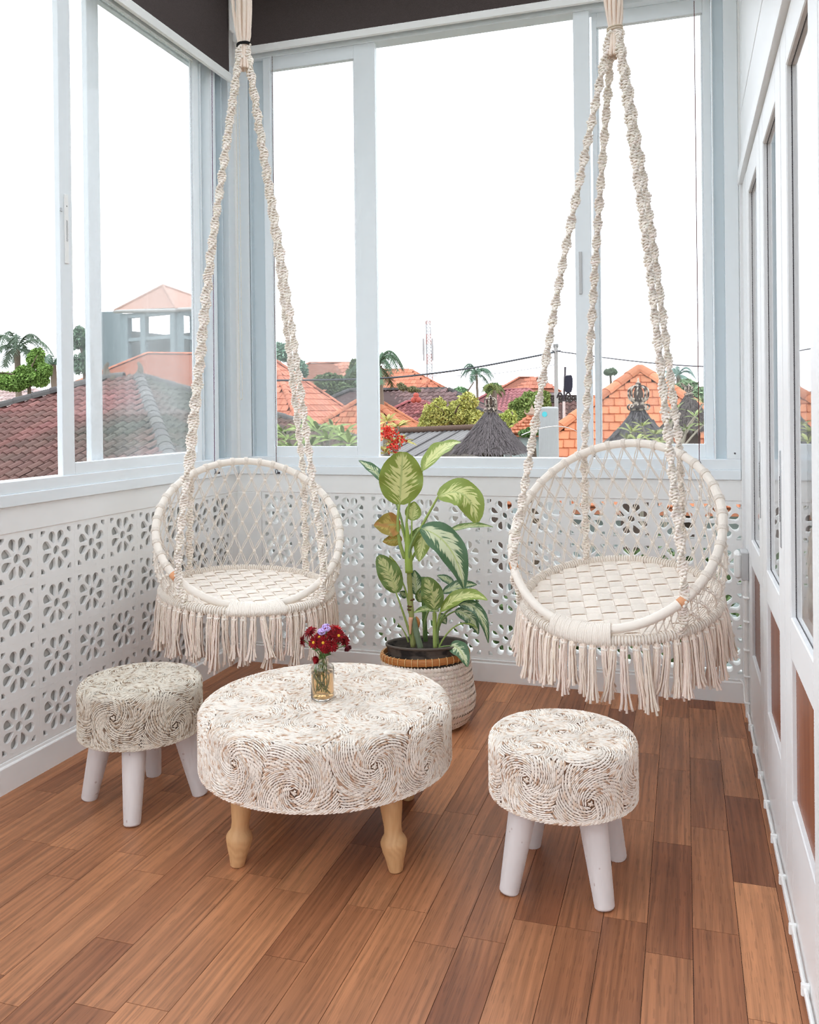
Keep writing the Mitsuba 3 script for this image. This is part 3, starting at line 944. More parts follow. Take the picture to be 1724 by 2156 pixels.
        for k in range(nt_):
            aa = 2 * PI * (k + 0.5 + g.uniform(-.18, .18)) / nt_
            p = seat(np.array([aa]), Rs + 0.008)[0] - n_ * 0.012
            outw = unit(seat(np.array([aa]))[0] - c)
            Lg = 0.190 + g.uniform(-0.032, 0.020)
            if abs(math.atan2(math.sin(aa), math.cos(aa))) < 0.35: Lg -= 0.012
            ms, cs = [], []
            lean = g.normal(0, 0.012, 3) * [1, 1, 0]
            side = unit(np.cross(outw, [0, 0, 1]))
            for q in range(11):
                th = 2 * PI * q / 10 + g.uniform(-.3, .3)
                rr = 0.0088 if q < 10 else 0.0
                o = side * rr * math.cos(th) + outw * rr * math.sin(th)
                u = np.linspace(0, 1, 9)
                spread = 0.8 + 0.35 * u + 1.0 * np.clip(u - 0.82, 0, 1) * 4
                lq = Lg * (1 + g.uniform(-.05, .05))
                path = p + o * spread[:, None] * 1.25 + lean * (u ** 1.5)[:, None] - np.array([0, 0, 1.0]) * (lq * u)[:, None] + outw * (0.012 * (1 - np.exp(-6 * u)) )[:, None] + 0.0009 * g.standard_normal((9, 3))
                ms.append(tube(path, 0.0034 * (1 + 0.35 * np.clip(u - 0.88, 0, 1) * 8), 5))
                cs.append(np.tile(jitter(COTS, 1, 0.05, g), (len(ms[-1].vertices), 1)))
            for zz in (0.018,):
                th = np.linspace(0, 2 * PI, 10, endpoint=False)
                kk = tube(p + outw * 0.003 - np.array([0, 0, zz * 0.7]) + 0.0088 * (np.cos(th)[:, None] * side + np.sin(th)[:, None] * outw), 0.0050, 6, closed=True)
                ms.append(kk); cs.append(np.tile(COT, (len(kk.vertices), 1)))
            # cord from the seat ring into the knot
            up = tube(np.array([p + n_ * 0.022 - outw * 0.01, p + outw * 0.006, p - [0, 0, 0.012]]), 0.0055, 6)
            ms.append(up); cs.append(np.tile(COT, (len(up.vertices), 1)))
            obj('tassel', vc(cat(ms), np.concatenate(cs), 'cotton'), t)
        # --- four twisted ropes and their knot
        tie = np.array(tie)
        for nm, kind, ang, low_ang, bow in att['ropes']:
            if kind == 'front':
                q1 = big(np.array([ang]), Rb + 0.004)[0] + f2 * 0.022
            else:
                q1 = big(np.array([ang]), Rb)[0] - f2 * 0.028
            q2 = seat(np.array([low_ang]), Rs + (0.012 if kind == 'front' else -0.004))[0]
            side = s2 * (1 if ang > 0 else -1)
            tpt = tie + side * 0.012 + f2 * (0.010 if kind == 'front' else -0.010)
            pp = np.array([tpt, tpt * 0.55 + q1 * 0.45 + side * bow, q1, q2])
            s_ = np.r_[0, np.cumsum(np.linalg.norm(np.diff(pp, axis=0), axis=1))]
            u_ = np.linspace(0, s_[-1], 120)
            Pp = np.stack([np.interp(u_, s_, pp[:, k]) for k in range(3)], -1)
            for _ in range(30):
                Pp[1:-1] = 0.25 * Pp[:-2] + 0.5 * Pp[1:-1] + 0.25 * Pp[2:]
            m, cc = sinnet(Pp, seed * 10 + nm, col=COT)
            obj('rope', vc(m, cc, 'cotton'), t)
        # lashing where each front rope crosses the hoop
        # --- loose cords gathered above the tie, up to a ceiling hook
        ms = []
        top = np.array([tie[0], tie[1], ztop])
        for k in range(10):
            th = 2 * PI * k / 10 + 0.3
            o = np.array([math.cos(th), math.sin(th), 0.0])
            pp = np.array([tie - [0, 0, 0.10] + o * 0.026, tie + o * 0.017, tie + [0, 0, 0.05] + o * 0.026, tie + [0, 0, 0.20] + o * (0.024 + 0.01 * (k % 3)), top - [0, 0, 0.25] + o * 0.020, top + o * 0.012])
            ms.append(tube(bez(pp, 26), 0.0068, 6))
        obj('hanging_cords', vc(cat(ms), COTS * 1.03, 'cotton'), t)
        th = np.linspace(0, 2 * PI, 20, endpoint=False)
        bands = [tube(tie + np.stack([0.027 * np.cos(th), 0.027 * np.sin(th), 0.004 * np.sin(th + 1) + h], -1), 0.0036, 6, closed=True) for h in ((-0.002, 0.006) if collar[1] > 1 else (0.0, 0.006))]
        obj('binding', vc(cat(bands), collar[0], 'cotton'), t)
        hk = np.array([tube(bez([top + [0, 0, -0.03], top + [0.02, 0, -0.01], top + [0.0, 0, 0.02], top + [0, 0, ZC - ztop]], 16), 0.005, 8)], dtype=object)
        obj('ceiling_hook', mikit.ply(hk[0], 'metal_grey', smooth=40), t)


def nearest_angle(fn, target):
    a = np.linspace(-PI, PI, 721)
    return float(a[((fn(a) - np.asarray(target)) ** 2).sum(1).argmin()])


# left chair in the corner, right chair by the doors
Chair('macrame hanging chair in the left window corner, behind the coffee table', 'macrame hanging chairs',
      (0.501, -0.809, 0.572), -0.9644, 0.0015, -0.0621, 0.0745, -0.0316, 0.7065 + 0.0149,
      (0.514, -0.817, 2.874), 3.48,
      {'wood': (-0.93,), 'weave': 8,
       'ropes': ((1, 'front', -0.90, -0.83, 0.022), (2, 'front', 0.848, 0.817, 0.016), (3, 'back', -2.46, -2.405, 0.02), (4, 'back', 2.393, 2.191, 0.016))}, 3, (S(38, 36, 36), 1))
Chair('macrame hanging chair at the right, in front of the folding doors', 'macrame hanging chairs',
      (2.0486, -0.838, 0.6296), -1.8928, 0.0232, -0.0212, -0.0313, -0.2227, 0.7065 - 0.0149,
      (2.050, -0.825, 2.720), 3.48,
      {'wood': (-1.02, 0.93), 'weave': 30,
       'ropes': ((1, 'front', -1.005, -1.01, 0.02), (2, 'front', 0.99, 0.967, 0.014), (3, 'back', -2.535, -2.357, 0.008), (4, 'back', 2.725, 2.778, 0.014))}, 4, (S(205, 190, 170), 2))

# ================================================================== potted plant in its basket
BC = np.array([1.215, -0.590])


def leaf_fn(p, n, uv):
    k = dr.floor(uv.x)
    u = uv.x - k
    v = uv.y * 2 - 1
    av = dr.abs(v)
    q = u * 1.0 - av * 0.30
    side = dr.select(v > 0, 0.0, 50.0)
    vein = noise(q * 42 + side + k * 9, av * 3.0, k * 3.3)
    blot = noise(q * 15 + side + k * 5, av * 5.0, 4.0)
    edge = smoothstep(1.0, 0.45, av + 0.55 * dr.abs(u - 0.45) * 1.6 - 0.12)
    cream = smoothstep(0.46, 0.66, 0.80 * vein + 0.26 * blot + 0.30 * edge - 0.46 * av - 0.05)
    cream = cream * smoothstep(0.0, 0.10, u) * smoothstep(1.02, 0.86, u)
    mid = smoothstep(0.075, 0.03, av)
    t = k - 4 * dr.floor(k / 4)                          # 0 yellow-green, 1 dark green, 2 browning, 3 mid green
    green = dr.select(t < 0.5, mi.Color3f(0.220, 0.290, 0.050), dr.select(t < 1.5, mi.Color3f(0.060, 0.130, 0.055), dr.select(t < 2.5, mi.Color3f(0.33, 0.25, 0.05), mi.Color3f(0.125, 0.195, 0.050))))
    pale = dr.select(t < 0.5, mi.Color3f(0.66, 0.66, 0.29), dr.select(t < 1.5, mi.Color3f(0.62, 0.65, 0.42), dr.select(t < 2.5, mi.Color3f(0.55, 0.42, 0.12), mi.Color3f(0.55, 0.56, 0.26))))
    c = mix(green, pale, cream * 0.85)
    c = mix(c, mi.Color3f(0.40, 0.47, 0.17), mid * 0.8)
    brown = smoothstep(0.55, 0.75, noise(u * 3.2 + k, v * 2.0, 8.0)) * dr.select((t > 1.5) & (t < 2.5), 1.0, 0.0)
    return mix(c, mi.Color3f(0.50, 0.20, 0.07), brown * 0.7)


scene['leaf'] = {'type': 'twosided', 'b': {'type': 'principled', 'base_color': proc(leaf_fn), 'roughness': 0.42, 'specular': 0.45}}


def leaf_mesh(base, tip, width, mid_off, face, tone, seed, fold=0.22, wave=0.05, blunt=False):
    base, tip = np.array(base), np.array(tip)
    g = np.random.default_rng(seed)
    n, m = 17, 9
    u = np.linspace(0, 1, n)
    midp = (base + tip) / 2 + np.array(mid_off)
    C = ((1 - u) ** 2)[:, None] * base + (2 * u * (1 - u))[:, None] * (2 * midp - (base + tip) / 2) + (u ** 2)[:, None] * tip
    t = np.gradient(C, axis=0); t /= np.linalg.norm(t, axis=1, keepdims=True)
    face = unit(face)
    B = np.cross(t, face); B /= np.linalg.norm(B, axis=1, keepdims=True) + 1e-9
    N = np.cross(B, t)
    w = width / 2 * np.clip(np.sin(PI * np.clip(u * 0.97 + 0.015, 0, 1) ** 0.78), 0, 1) ** 0.78
    if blunt:
        w = width / 2 * np.clip(np.sin(PI * np.clip(u * 0.975 + 0.012, 0, 1) ** 0.95), 0, 1) ** 0.52
    v = np.linspace(-1, 1, m)
    ruff = wave * width * np.sin(u[:, None] * 15 + seed + v[None] * 1.3) * (v[None] ** 2)
    V = C[:, None] + B[:, None] * (w[:, None] * v[None])[..., None] + N[:, None] * (fold * w[:, None] * np.abs(v)[None] ** 1.5 + ruff * np.sin(PI * u)[:, None])[..., None]
    uv = np.stack([np.broadcast_to((u * 0.995)[:, None], (n, m)) + tone + 4 * (seed % 7), np.broadcast_to((v * 0.5 + 0.5)[None], (n, m))], -1).reshape(-1, 2)
    return grid_mesh(V), uv


pp = thing('potted_plant', 'tall dieffenbachia with cream-splashed leaves in a black pot by the back grille wall', 'plant')
TC = -_f                                                # towards the camera


def leaf(base, tip, wpx, off, tone, seed, face=(0, 0, 0), depth=3.6, fold=0.22, stem=None, sr=0.0045):
    d = np.array(face, float)
    m, uv = leaf_mesh(base, tip, wpx * depth / FOCAL, off, TC + d, tone, seed, fold, blunt=seed in (1, 4, 12, 14))
    k = obj('leaf', mikit.ply(m, 'leaf', smooth=True, uv=uv), pp)
    if stem is not None:
        P = bez([np.array(s) for s in stem] + [np.array(base)], 14)
        obj('petiole', vc(tube(P, np.linspace(sr * 1.35, sr * 0.7, 14), 7), S(150, 168, 92) if tone != 1 else S(128, 150, 92)), k)
    return k


UPZ = np.array([0, 0, 1.0])
# stems
def stem(pts, r, col, n=18):
    return obj('stem', vc(tube(bez(pts, n), r, 9), col), pp)


A0, A1, A2, A3 = (1.177, -0.623, 0.321), (1.171, -0.625, 0.466), (1.163, -0.626, 0.635), (1.157, -0.627, 0.808)
stem([A0, A1, A2], np.linspace(0.0115, 0.0105, 18) + 0.0012 * np.sin(np.linspace(0, 30, 18)), S(150, 152, 92))
for z_ in ((1.166, -0.628, 0.480), (1.166, -0.628, 0.494), (1.174, -0.625, 0.522)):
    obj('stem_scar', vc(tube([np.array(z_) - [0, 0, .003], np.array(z_) + [0, 0, .003]], 0.0118, 9), S(92, 66, 42)), pp)
stem([A2, A3, (1.155, -0.628, 0.858)], np.array([0.0165] * 6 + list(np.linspace(0.0160, 0.004, 12))), S(152, 172, 84))
stem([(1.214, -0.633, 0.318), (1.193, -0.629, 0.388), (1.177, -0.623, 0.445)], 0.013, S(118, 132, 104))
stem([(1.210, -0.550, 0.328), (1.205, -0.551, 0.451), (1.203, -0.551, 0.604)], 0.010, S(92, 118, 66))
stem([(1.277, -0.634, 0.327), (1.276, -0.634, 0.414), (1.276, -0.634, 0.474)], 0.009, S(158, 176, 98))
obj('dry_sheath', vc(tube(bez([(1.171, -0.641, 0.379), (1.171, -0.640, 0.413), (1.174, -0.639, 0.449)], 8), np.linspace(0.004, 0.010, 8), 7), S(226, 176, 140)), pp)
obj('dry_sheath', vc(tube(bez([(1.191, -0.598, 0.396), (1.188, -0.599, 0.424), (1.184, -0.600, 0.444)], 8), np.array([.004, .008, .011, .012, .012, .011, .008, .003]), 7), S(206, 140, 82)), pp)

leaf((1.137, -0.665, 0.928), (1.168, -0.706, 1.151), 92, (0, 0, 0.0), 0, 1, (0, 0, -0.25), fold=0.12, stem=[(1.146, -0.631, 0.697), (1.127, -0.658, 0.811)], sr=0.0065)
leaf((1.223, -0.606, 1.068), (1.347, -0.442, 1.181), 50, (0, 0, 0.030), 0, 2, (-0.55, 0.0, 1.0), stem=[(1.158, -0.627, 0.747), (1.167, -0.624, 0.928)])
leaf((1.058, -0.594, 1.004), (0.920, -0.574, 1.105), 25, (0, 0, 0.012), 1, 3, (0.3, 0, 0.9), stem=[(1.144, -0.611, 0.764), (1.108, -0.600, 0.904)])
leaf((1.294, -0.626, 0.959), (1.456, -0.618, 0.855), 66, (0.03, 0, 0.062), 0, 4, (0.15, -0.1, 0.75), fold=0.14, stem=[(1.162, -0.626, 0.727), (1.236, -0.624, 0.860)], sr=0.006)
leaf((1.296, -0.522, 0.795), (1.509, -0.539, 0.827), 20, (0, 0, 0.016), 3, 5, (0, 0, 1.5), stem=[(1.167, -0.604, 0.683), (1.228, -0.564, 0.770)])
leaf((1.230, -0.667, 0.831), (1.420, -0.694, 0.593), 66, (0.03, 0, 0.045), 1, 6, (0.35, 0, 0.5), fold=0.18, stem=[(1.165, -0.626, 0.647), (1.187, -0.650, 0.772)], sr=0.0055)
leaf((1.130, -0.636, 0.840), (1.051, -0.744, 0.848), 50, (0, 0, 0.0), 2, 7, (0.1, 0, 0.25), stem=[(1.157, -0.628, 0.667), (1.145, -0.631, 0.788)])
leaf((1.126, -0.606, 0.775), (1.058, -0.658, 0.768), 26, (0, 0, 0.0), 2, 8, (0.2, 0, 0.1))
leaf((1.164, -0.583, 0.851), (1.169, -0.560, 0.930), 36, (0, 0, 0), 0, 9, (0.1, 0, -0.2), stem=[(1.165, -0.625, 0.687), (1.168, -0.603, 0.784)])
leaf((1.222, -0.586, 0.820), (1.210, -0.633, 0.686), 36, (0, 0, 0), 0, 10, (0, 0, 0.3), fold=0.10)
leaf((1.163, -0.563, 0.738), (1.181, -0.536, 0.816), 30, (0, 0, 0), 3, 11, (0, 0, 0))
leaf((1.123, -0.681, 0.559), (1.060, -0.721, 0.719), 48, (0.012, 0, 0), 3, 12, (0, 0, -0.1), fold=0.12, stem=[(1.174, -0.624, 0.335), (1.150, -0.652, 0.451)])
leaf((1.124, -0.607, 0.597), (1.078, -0.631, 0.705), 16, (0, 0, 0.0), 0, 13, (0, 0, 0.2), stem=[(1.160, -0.617, 0.463), (1.146, -0.611, 0.542)])
leaf((1.280, -0.653, 0.491), (1.250, -0.683, 0.629), 46, (0.012, 0, 0), 3, 14, (0, 0, -0.05), fold=0.10, stem=[(1.278, -0.634, 0.375), (1.281, -0.643, 0.437)])
leaf((1.293, -0.566, 0.544), (1.437, -0.542, 0.581), 26, (0, 0, 0.012), 1, 15, (0, 0, 0.8), stem=[(1.204, -0.552, 0.348), (1.235, -0.563, 0.476)])
leaf((1.335, -0.532, 0.574), (1.260, -0.534, 0.610), 18, (0, 0, 0.005), 1, 16, (0, 0, 0.7))
leaf((1.304, -0.636, 0.484), (1.510, -0.666, 0.546), 34, (0, 0, 0.040), 0, 17, (0, 0, 1.0), stem=[(1.281, -0.633, 0.355), (1.288, -0.631, 0.424)])
leaf((1.374, -0.604, 0.507), (1.512, -0.666, 0.372), 28, (0.02, 0, 0.050), 1, 18, (0.5, 0, 0.6), stem=[(1.285, -0.632, 0.345), (1.305, -0.625, 0.454)])
leaf((1.348, -0.570, 0.470), (1.450, -0.581, 0.381), 30, (0.012, 0, 0.022), 1, 19, (0.3, 0, 0.55), stem=[(1.288, -0.621, 0.332), (1.303, -0.605, 0.439)])
leaf((1.445, -0.582, 0.408), (1.373, -0.604, 0.425), 6, (0, 0, 0.01), 3, 23, (0, 0, 1.0), stem=[(1.294, -0.629, 0.331), (1.333, -0.617, 0.394), (1.377, -0.603, 0.425)], sr=0.003)
leaf((1.288, -0.609, 0.477), (1.217, -0.736, 0.492), 18, (0, 0, 0.012), 3, 20, (0, 0, 1.0))
leaf((1.354, -0.673, 0.351), (1.445, -0.750, 0.294), 36, (0.006, 0, 0.022), 1, 21, (0.3, 0, 0.5), stem=[(1.295, -0.639, 0.330), (1.326, -0.661, 0.344)], sr=0.003)
leaf((1.177, -0.560, 0.529), (1.160, -0.544, 0.631), 34, (0, 0, 0), 1, 22, (0, 0, 0))
leaf((1.279, -0.570, 0.456), (1.307, -0.562, 0.411), 18, (0, 0, 0), 1, 24, (0.2, 0, 0.2))
leaf((1.143, -0.602, 0.528), (1.124, -0.639, 0.555), 16, (0, 0, 0), 1, 25, (0.2, 0, 0.4))
leaf((1.188, -0.556, 0.496), (1.196, -0.553, 0.561), 24, (0, 0, 0), 3, 26, (0, 0, 0.1))
obj('bare_shoot', vc(tube(bez([(1.152, -0.610, 0.336), (1.129, -0.617, 0.390), (1.110, -0.623, 0.417)], 8), np.linspace(.004, .0015, 8), 6), S(150, 165, 90)), pp)

# pot, leaning a little to the back and left
PT = np.array((1.228, -0.597, 0.336))
axis = unit([-0.035, 0.105, 1.0])


def lean(mesh, origin, ax):
    z = unit(ax); x = unit(np.cross([0, 1, 0], z)); y = np.cross(z, x)
    v = mesh.vertices
    mesh.vertices = np.asarray(origin) + v[:, :1] * x + v[:, 1:2] * y + v[:, 2:3] * z
    return mesh


potm = lean(lathe([(0.0, -0.30), (0.128, -0.30), (0.150, -0.1), (0.170, -0.004), (0.1725, 0.0), (0.168, 0.0), (0.158, -0.09), (0.0, -0.094)], 56), PT, axis)


def pot_fn(p, n, uv):
    b = fbm(p.x * 22, p.y * 22, p.z * 30, 3)
    return mix(mi.Color3f(0.018, 0.017, 0.017), mi.Color3f(0.085, 0.07, 0.058), smoothstep(0.4, 0.62, b))


mat('pot_plastic', tex=proc(pot_fn), rough=0.5, spec=0.4)
obj('pot', mikit.ply(potm, 'pot_plastic', smooth=40), pp)
obj('pot_lip', vc(lean(lathe([(0.1665, -0.006), (0.1735, -0.007), (0.1745, 0.0), (0.1705, 0.0035), (0.1665, 0.0), (0.1665, -0.006)], 56), PT, axis), S(96, 88, 80)), pp)
soil = []
g = np.random.default_rng(2)
N = 340
a_, r_ = g.uniform(0, 2 * PI, N), 0.155 * np.sqrt(g.uniform(0, 1, N))
ico = trimesh.creation.icosphere(0, 1.0)
sz = g.uniform(0.004, 0.010, N)
M = M34(*[np.tile(e, (N, 1)) * sz[:, None] for e in np.eye(3)], np.stack([r_ * np.cos(a_), r_ * np.sin(a_), -0.092 + 0 * r_], -1))
m, c = many(ico.vertices, ico.faces, M, jitter(S(40, 30, 25), N, 0.25, g))
tag(obj('soil', vc(lean(m, PT, axis), c, smooth=False), pp), kind='stuff')

# basket
bk = thing('basket', 'white woven basket with an orange bamboo rim holding the black plant pot', 'basket')
RZ = 0.276
bax = unit([-0.05, 0.04, 1.0])


def basket_r(z):
    return np.interp(z, [0.0, 0.02, 0.07, 0.12, 0.18, RZ + 0.04], [0.150, 0.178, 0.205, 0.208, 0.198, 0.181])


def bshift(z):                                             # the basket's body bends to its tilted rim
    return np.stack([BC[0] + 0.016 * z / RZ + 0 * z, BC[1] + 0 * z], -1)


zz = np.linspace(0.0, RZ, 14)
prof = [(0.0, 0.002)] + [(float(basket_r(z)) - 0.004, float(z)) for z in zz] + [(0.172, RZ), (0.165, RZ - 0.10), (0.140, 0.02), (0.0, 0.02)]
obj('lining', vc(lathe(prof, 48, (BC[0] + 0.008, BC[1], 0.0)), S(150, 128, 108)), bk)
u = np.linspace(-0.5, 0.5, 5); w = np.linspace(-0.5, 0.5, 3)
PV = np.array([[x, y, 0.16 * (0.25 - x * x) * 4 + 0.05 * (0.25 - y * y)] for x in u for y in w])
PF = grid_mesh(PV.reshape(5, 3, 3)).faces
Ms, rows = [], 17
dz = (RZ - 0.012) / rows
for i in range(rows):
    z = 0.012 + dz * (i + 0.5)
    r = float(basket_r(z)); ncol = 84
    sl = float(basket_r(z + 0.004) - basket_r(z - 0.004)) / 0.008
    for j in range(ncol):
        th = 2 * PI * (j + 0.5 * (i % 2)) / ncol
        nrm = unit([math.cos(th), math.sin(th), -sl]); tan = np.array([-math.sin(th), math.cos(th), 0.0]); upv = np.cross(nrm, tan)
        s_ = 1 if i % 2 else -1
        x = unit(tan * 0.85 + upv * s_ * 0.60); y = np.cross(nrm, x)
        p = np.array([BC[0] + 0.008 + r * math.cos(th), BC[1] + r * math.sin(th), z])
        k = 0.0245 * (1 + g.uniform(-.04, .04))
        Ms.append(np.stack([x * k, y * 0.0135, nrm * 0.022 * (1 + g.uniform(-.2, .2)), p], -1))
m, c = many(PV, PF, np.array(Ms), jitter(S(232, 221, 208), len(Ms), 0.04, g))
tag(obj('weave', vc(m, c, 'vc', smooth=False), bk), kind='stuff')
rimc = np.array([BC[0] + 0.004, BC[1], RZ + 0.012])
rim = lean(lathe([(0.176, -0.016), (0.1865, -0.012), (0.189, 0.0), (0.1855, 0.012), (0.177, 0.015), (0.174, 0.0), (0.176, -0.016)], 64), rimc, bax)


def bamboo_fn(p, n, uv):
    return mix(mi.Color3f(0.36, 0.120, 0.030), mi.Color3f(0.60, 0.250, 0.075), fbm(p.x * 30, p.y * 30, p.z * 260, 3))


mat('bamboo', tex=proc(bamboo_fn), rough=0.35, spec=0.5)
rk = obj('rim', mikit.ply(rim, 'bamboo', smooth=50), bk)
for k in range(40):
    th = 2 * PI * k / 40 + g.uniform(-.02, .02)
    x = np.array([math.cos(th), math.sin(th), 0])
    P = [x * 0.1765 + [0, 0, -0.018], x * 0.1885 + [0, 0, -0.014], x * 0.1912 + [0, 0, 0], x * 0.1875 + [0, 0, 0.014], x * 0.176 + [0, 0, 0.017]]
    m = lean(tube(P, 0.0016, 5), rimc, bax)
    obj('stitch', vc(m, S(226, 192, 138)), rk)

# ================================================================== glass bottle of flowers on the table
VP = np.array([1.1935, -1.6005, 0.4195])
bt = thing('glass_bottle', 'small clear glass bottle of water on the coffee table', 'bottle')
RB = 0.0365
outer = [(0.0, 0.0), (RB - 0.006, 0.0), (RB - 0.001, 0.004), (RB, 0.010), (RB, 0.098), (RB - 0.003, 0.107), (RB - 0.012, 0.114), (0.021, 0.118), (0.0205, 0.132), (0.0225, 0.135)]
inner = [(0.0195, 0.135), (0.0178, 0.131), (0.0183, 0.1165), (RB - 0.0145, 0.1115), (RB - 0.0055, 0.105), (RB - 0.0025, 0.097), (RB - 0.0025, 0.013), (RB - 0.006, 0.0095), (0.0, 0.0095)]
scene['bottle_glass'] = {'type': 'dielectric', 'int_ior': 1.5, 'ext_ior': 1.0, 'specular_transmittance': {'type': 'rgb', 'value': [0.985, 0.955, 0.92]}}
scene['water'] = {'type': 'dielectric', 'int_ior': 1.33, 'ext_ior': 1.0, 'specular_transmittance': {'type': 'rgb', 'value': [0.93, 0.78, 0.56]}}
obj('glass', mikit.ply(lathe(outer + inner, 40, VP), 'bottle_glass', smooth=45), bt)
rw = RB - 0.0031
obj('water', mikit.ply(lathe([(0.0, 0.0103), (rw - 0.004, 0.0103), (rw, 0.0138), (rw, 0.088), (0.0, 0.088)], 40, VP), 'water', smooth=45), bt)


def petal_strip(g, R, wd, curl):
    """narrow petal along x, 2 x 4 grid"""
    u = np.array([0.12, 0.4, 0.75, 1.0]) * R
    w = np.array([0.35, 0.85, 1.0, 0.35]) * wd / 2
    z = curl * (u / R) ** 2 * R
    V = np.stack([np.stack([u, -w, z + 0.0006], -1), np.stack([u, 0 * w, z - 0.0004], -1), np.stack([u, w, z + 0.0006], -1)], 1)
    return grid_mesh(V)


def daisy(label, head, face, R, seed, red=(132, 14, 24), centre=True, bud=False):
    g = np.random.default_rng(seed)
    head = np.array(head)
    t = thing('daisy', label, 'flower', 'dark red daisies in the bottle' if not bud else None)
    z = unit(face); x = unit(np.cross(z, [0.2, 0.3, 1.0])); y = np.cross(z, x)
    ms, cs = [], []
    for lay, (n, rr, cu) in enumerate(((17, 1.0, -0.18), (15, 0.86, 0.12), (10, 0.66, 0.42))):
        for k in range(n):
            m = petal_strip(g, R * rr * g.uniform(0.86, 1.06), 0.0052, cu + g.uniform(-.12, .12) + (0.9 if bud else 0))
            a = 2 * PI * (k + g.uniform(-.25, .25)) / n
            c, s = math.cos(a), math.sin(a)
            v = m.vertices @ np.array([[c, s, 0], [-s, c, 0], [0, 0, 1.0]])
            v = v + [0, 0, 0.0012 * lay]
            m.vertices = head + v[:, :1] * x + v[:, 1:2] * y + v[:, 2:3] * z
            ms.append(m); cs.append(np.tile(jitter(S(*red), 1, 0.25, g), (len(v), 1)))
    obj('petals', vc(cat(ms), np.concatenate(cs), 'vc'), t)
    if centre:
        m = trimesh.creation.icosphere(2, 0.0047); m.vertices = m.vertices * [1, 1, 0.55]
        v = m.vertices
        m.vertices = head + z * 0.0035 + v[:, :1] * x + v[:, 1:2] * y + v[:, 2:3] * z
        obj('disc', vc(m, S(214, 166, 52)), t)
    mouth = VP + [0.009 * math.cos(seed * 2.4), 0.009 * math.sin(seed * 2.4), 0.134]
    foot = VP + [-0.016 * math.cos(seed * 2.4), -0.016 * math.sin(seed * 2.4), 0.022 + 0.004 * (seed % 4)]
    k = obj('stem', vc(tube(bez([foot, mouth, (mouth * 0.45 + (head - z * 0.012) * 0.55), head - z * 0.004], 16), 0.0014, 5), S(96, 122, 62)), t)
    for q in range(2 if not bud else 0):
        f = g.uniform(0.25, 0.75)
        b = mouth * (1 - f) + head * f
        d = unit([g.normal(), g.normal(), 0.2])
        L = g.uniform(0.016, 0.028)
        m, _ = leaf_mesh(b, b + d * L + [0, 0, g.uniform(-.012, .006)], 0.013, (0, 0, 0.003), TC + g.normal(0, .5, 3), 1, seed + q)
        obj('leaf', vc(m, jitter(S(84, 112, 66), 1, 0.2, g)[0]), t)
    return t


fl_ = [((653, 1330), 2.66, 0.0235, (-0.35, -0.5, 0.75), 'dark red daisy at the upper left of the bottle bouquet', 1),
       ((638, 1349), 2.64, 0.0215, (-0.95, -0.3, -0.1), 'dark red daisy drooping at the far left of the bottle bouquet', 2),
       ((661, 1353), 2.61, 0.0215, (-0.15, -0.95, 0.25), 'dark red daisy with yellow eye, lower left of the bottle bouquet', 3),
       ((681, 1353), 2.60, 0.0235, (0.1, -0.95, 0.2), 'dark red daisy with yellow eye at the front centre of the bouquet', 4),
       ((673, 1342), 2.63, 0.0225, (-0.05, -0.8, 0.55), 'dark red daisy with yellow eye just below the lilac blossoms', 5),
       ((688, 1322), 2.69, 0.0245, (0.1, 0.1, 1.0), 'bright red daisy at the very top of the bottle bouquet', 6),
       ((713, 1339), 2.64, 0.0235, (0.45, -0.8, 0.45), 'dark red daisy with yellow eye at the right of the bouquet', 7),
       ((726, 1349), 2.66, 0.0225, (0.95, -0.1, 0.2), 'dark red daisy at the far right of the bottle bouquet', 8),
       ((698, 1361), 2.61, 0.0225, (0.3, -0.85, -0.1), 'dark red daisy low at the right front of the bouquet', 9),
       ((699, 1336), 2.67, 0.0235, (0.25, -0.5, 0.8), 'dark red daisy between the lilac blossoms and the right-hand daisy', 11),
       ((709, 1325), 2.70, 0.0235, (0.5, 0.2, 0.9), 'red daisy at the upper right of the bottle bouquet', 12),
       ((684, 1366), 2.62, 0.0205, (0.0, -0.9, -0.3), 'dark red daisy hanging lowest at the front of the bouquet', 13)]
FH = [(1.158, -1.612, 0.632), (1.145, -1.637, 0.610), (1.190, -1.654, 0.612), (1.222, -1.655, 0.614), (1.199, -1.631, 0.622), (1.196, -1.569, 0.636), (1.251, -1.604, 0.624), (1.262, -1.580, 0.603), (1.242, -1.638, 0.600), (1.220, -1.582, 0.620), (1.222, -1.550, 0.629), (1.218, -1.635, 0.590)]
for (px_, d_, R_, face_, lab_, sd_), hp in zip(fl_, FH):
    daisy(lab_, hp, face_, R_, sd_, red=(168, 26, 32) if 'right red' in lab_ or lab_.startswith('red') else (128, 12, 24), centre='yellow' in lab_)
daisy('small dark red bud at the bottle neck below the bouquet', (1.198, -1.641, 0.556), (-0.5, -0.8, 0.1), 0.014, 14, centre=False, bud=True)
daisy('wilted dark red bud hanging at the lower right of the bouquet', (1.273, -1.597, 0.591), (0.7, -0.3, -0.6), 0.014, 15, red=(84, 16, 26), centre=False, bud=True)
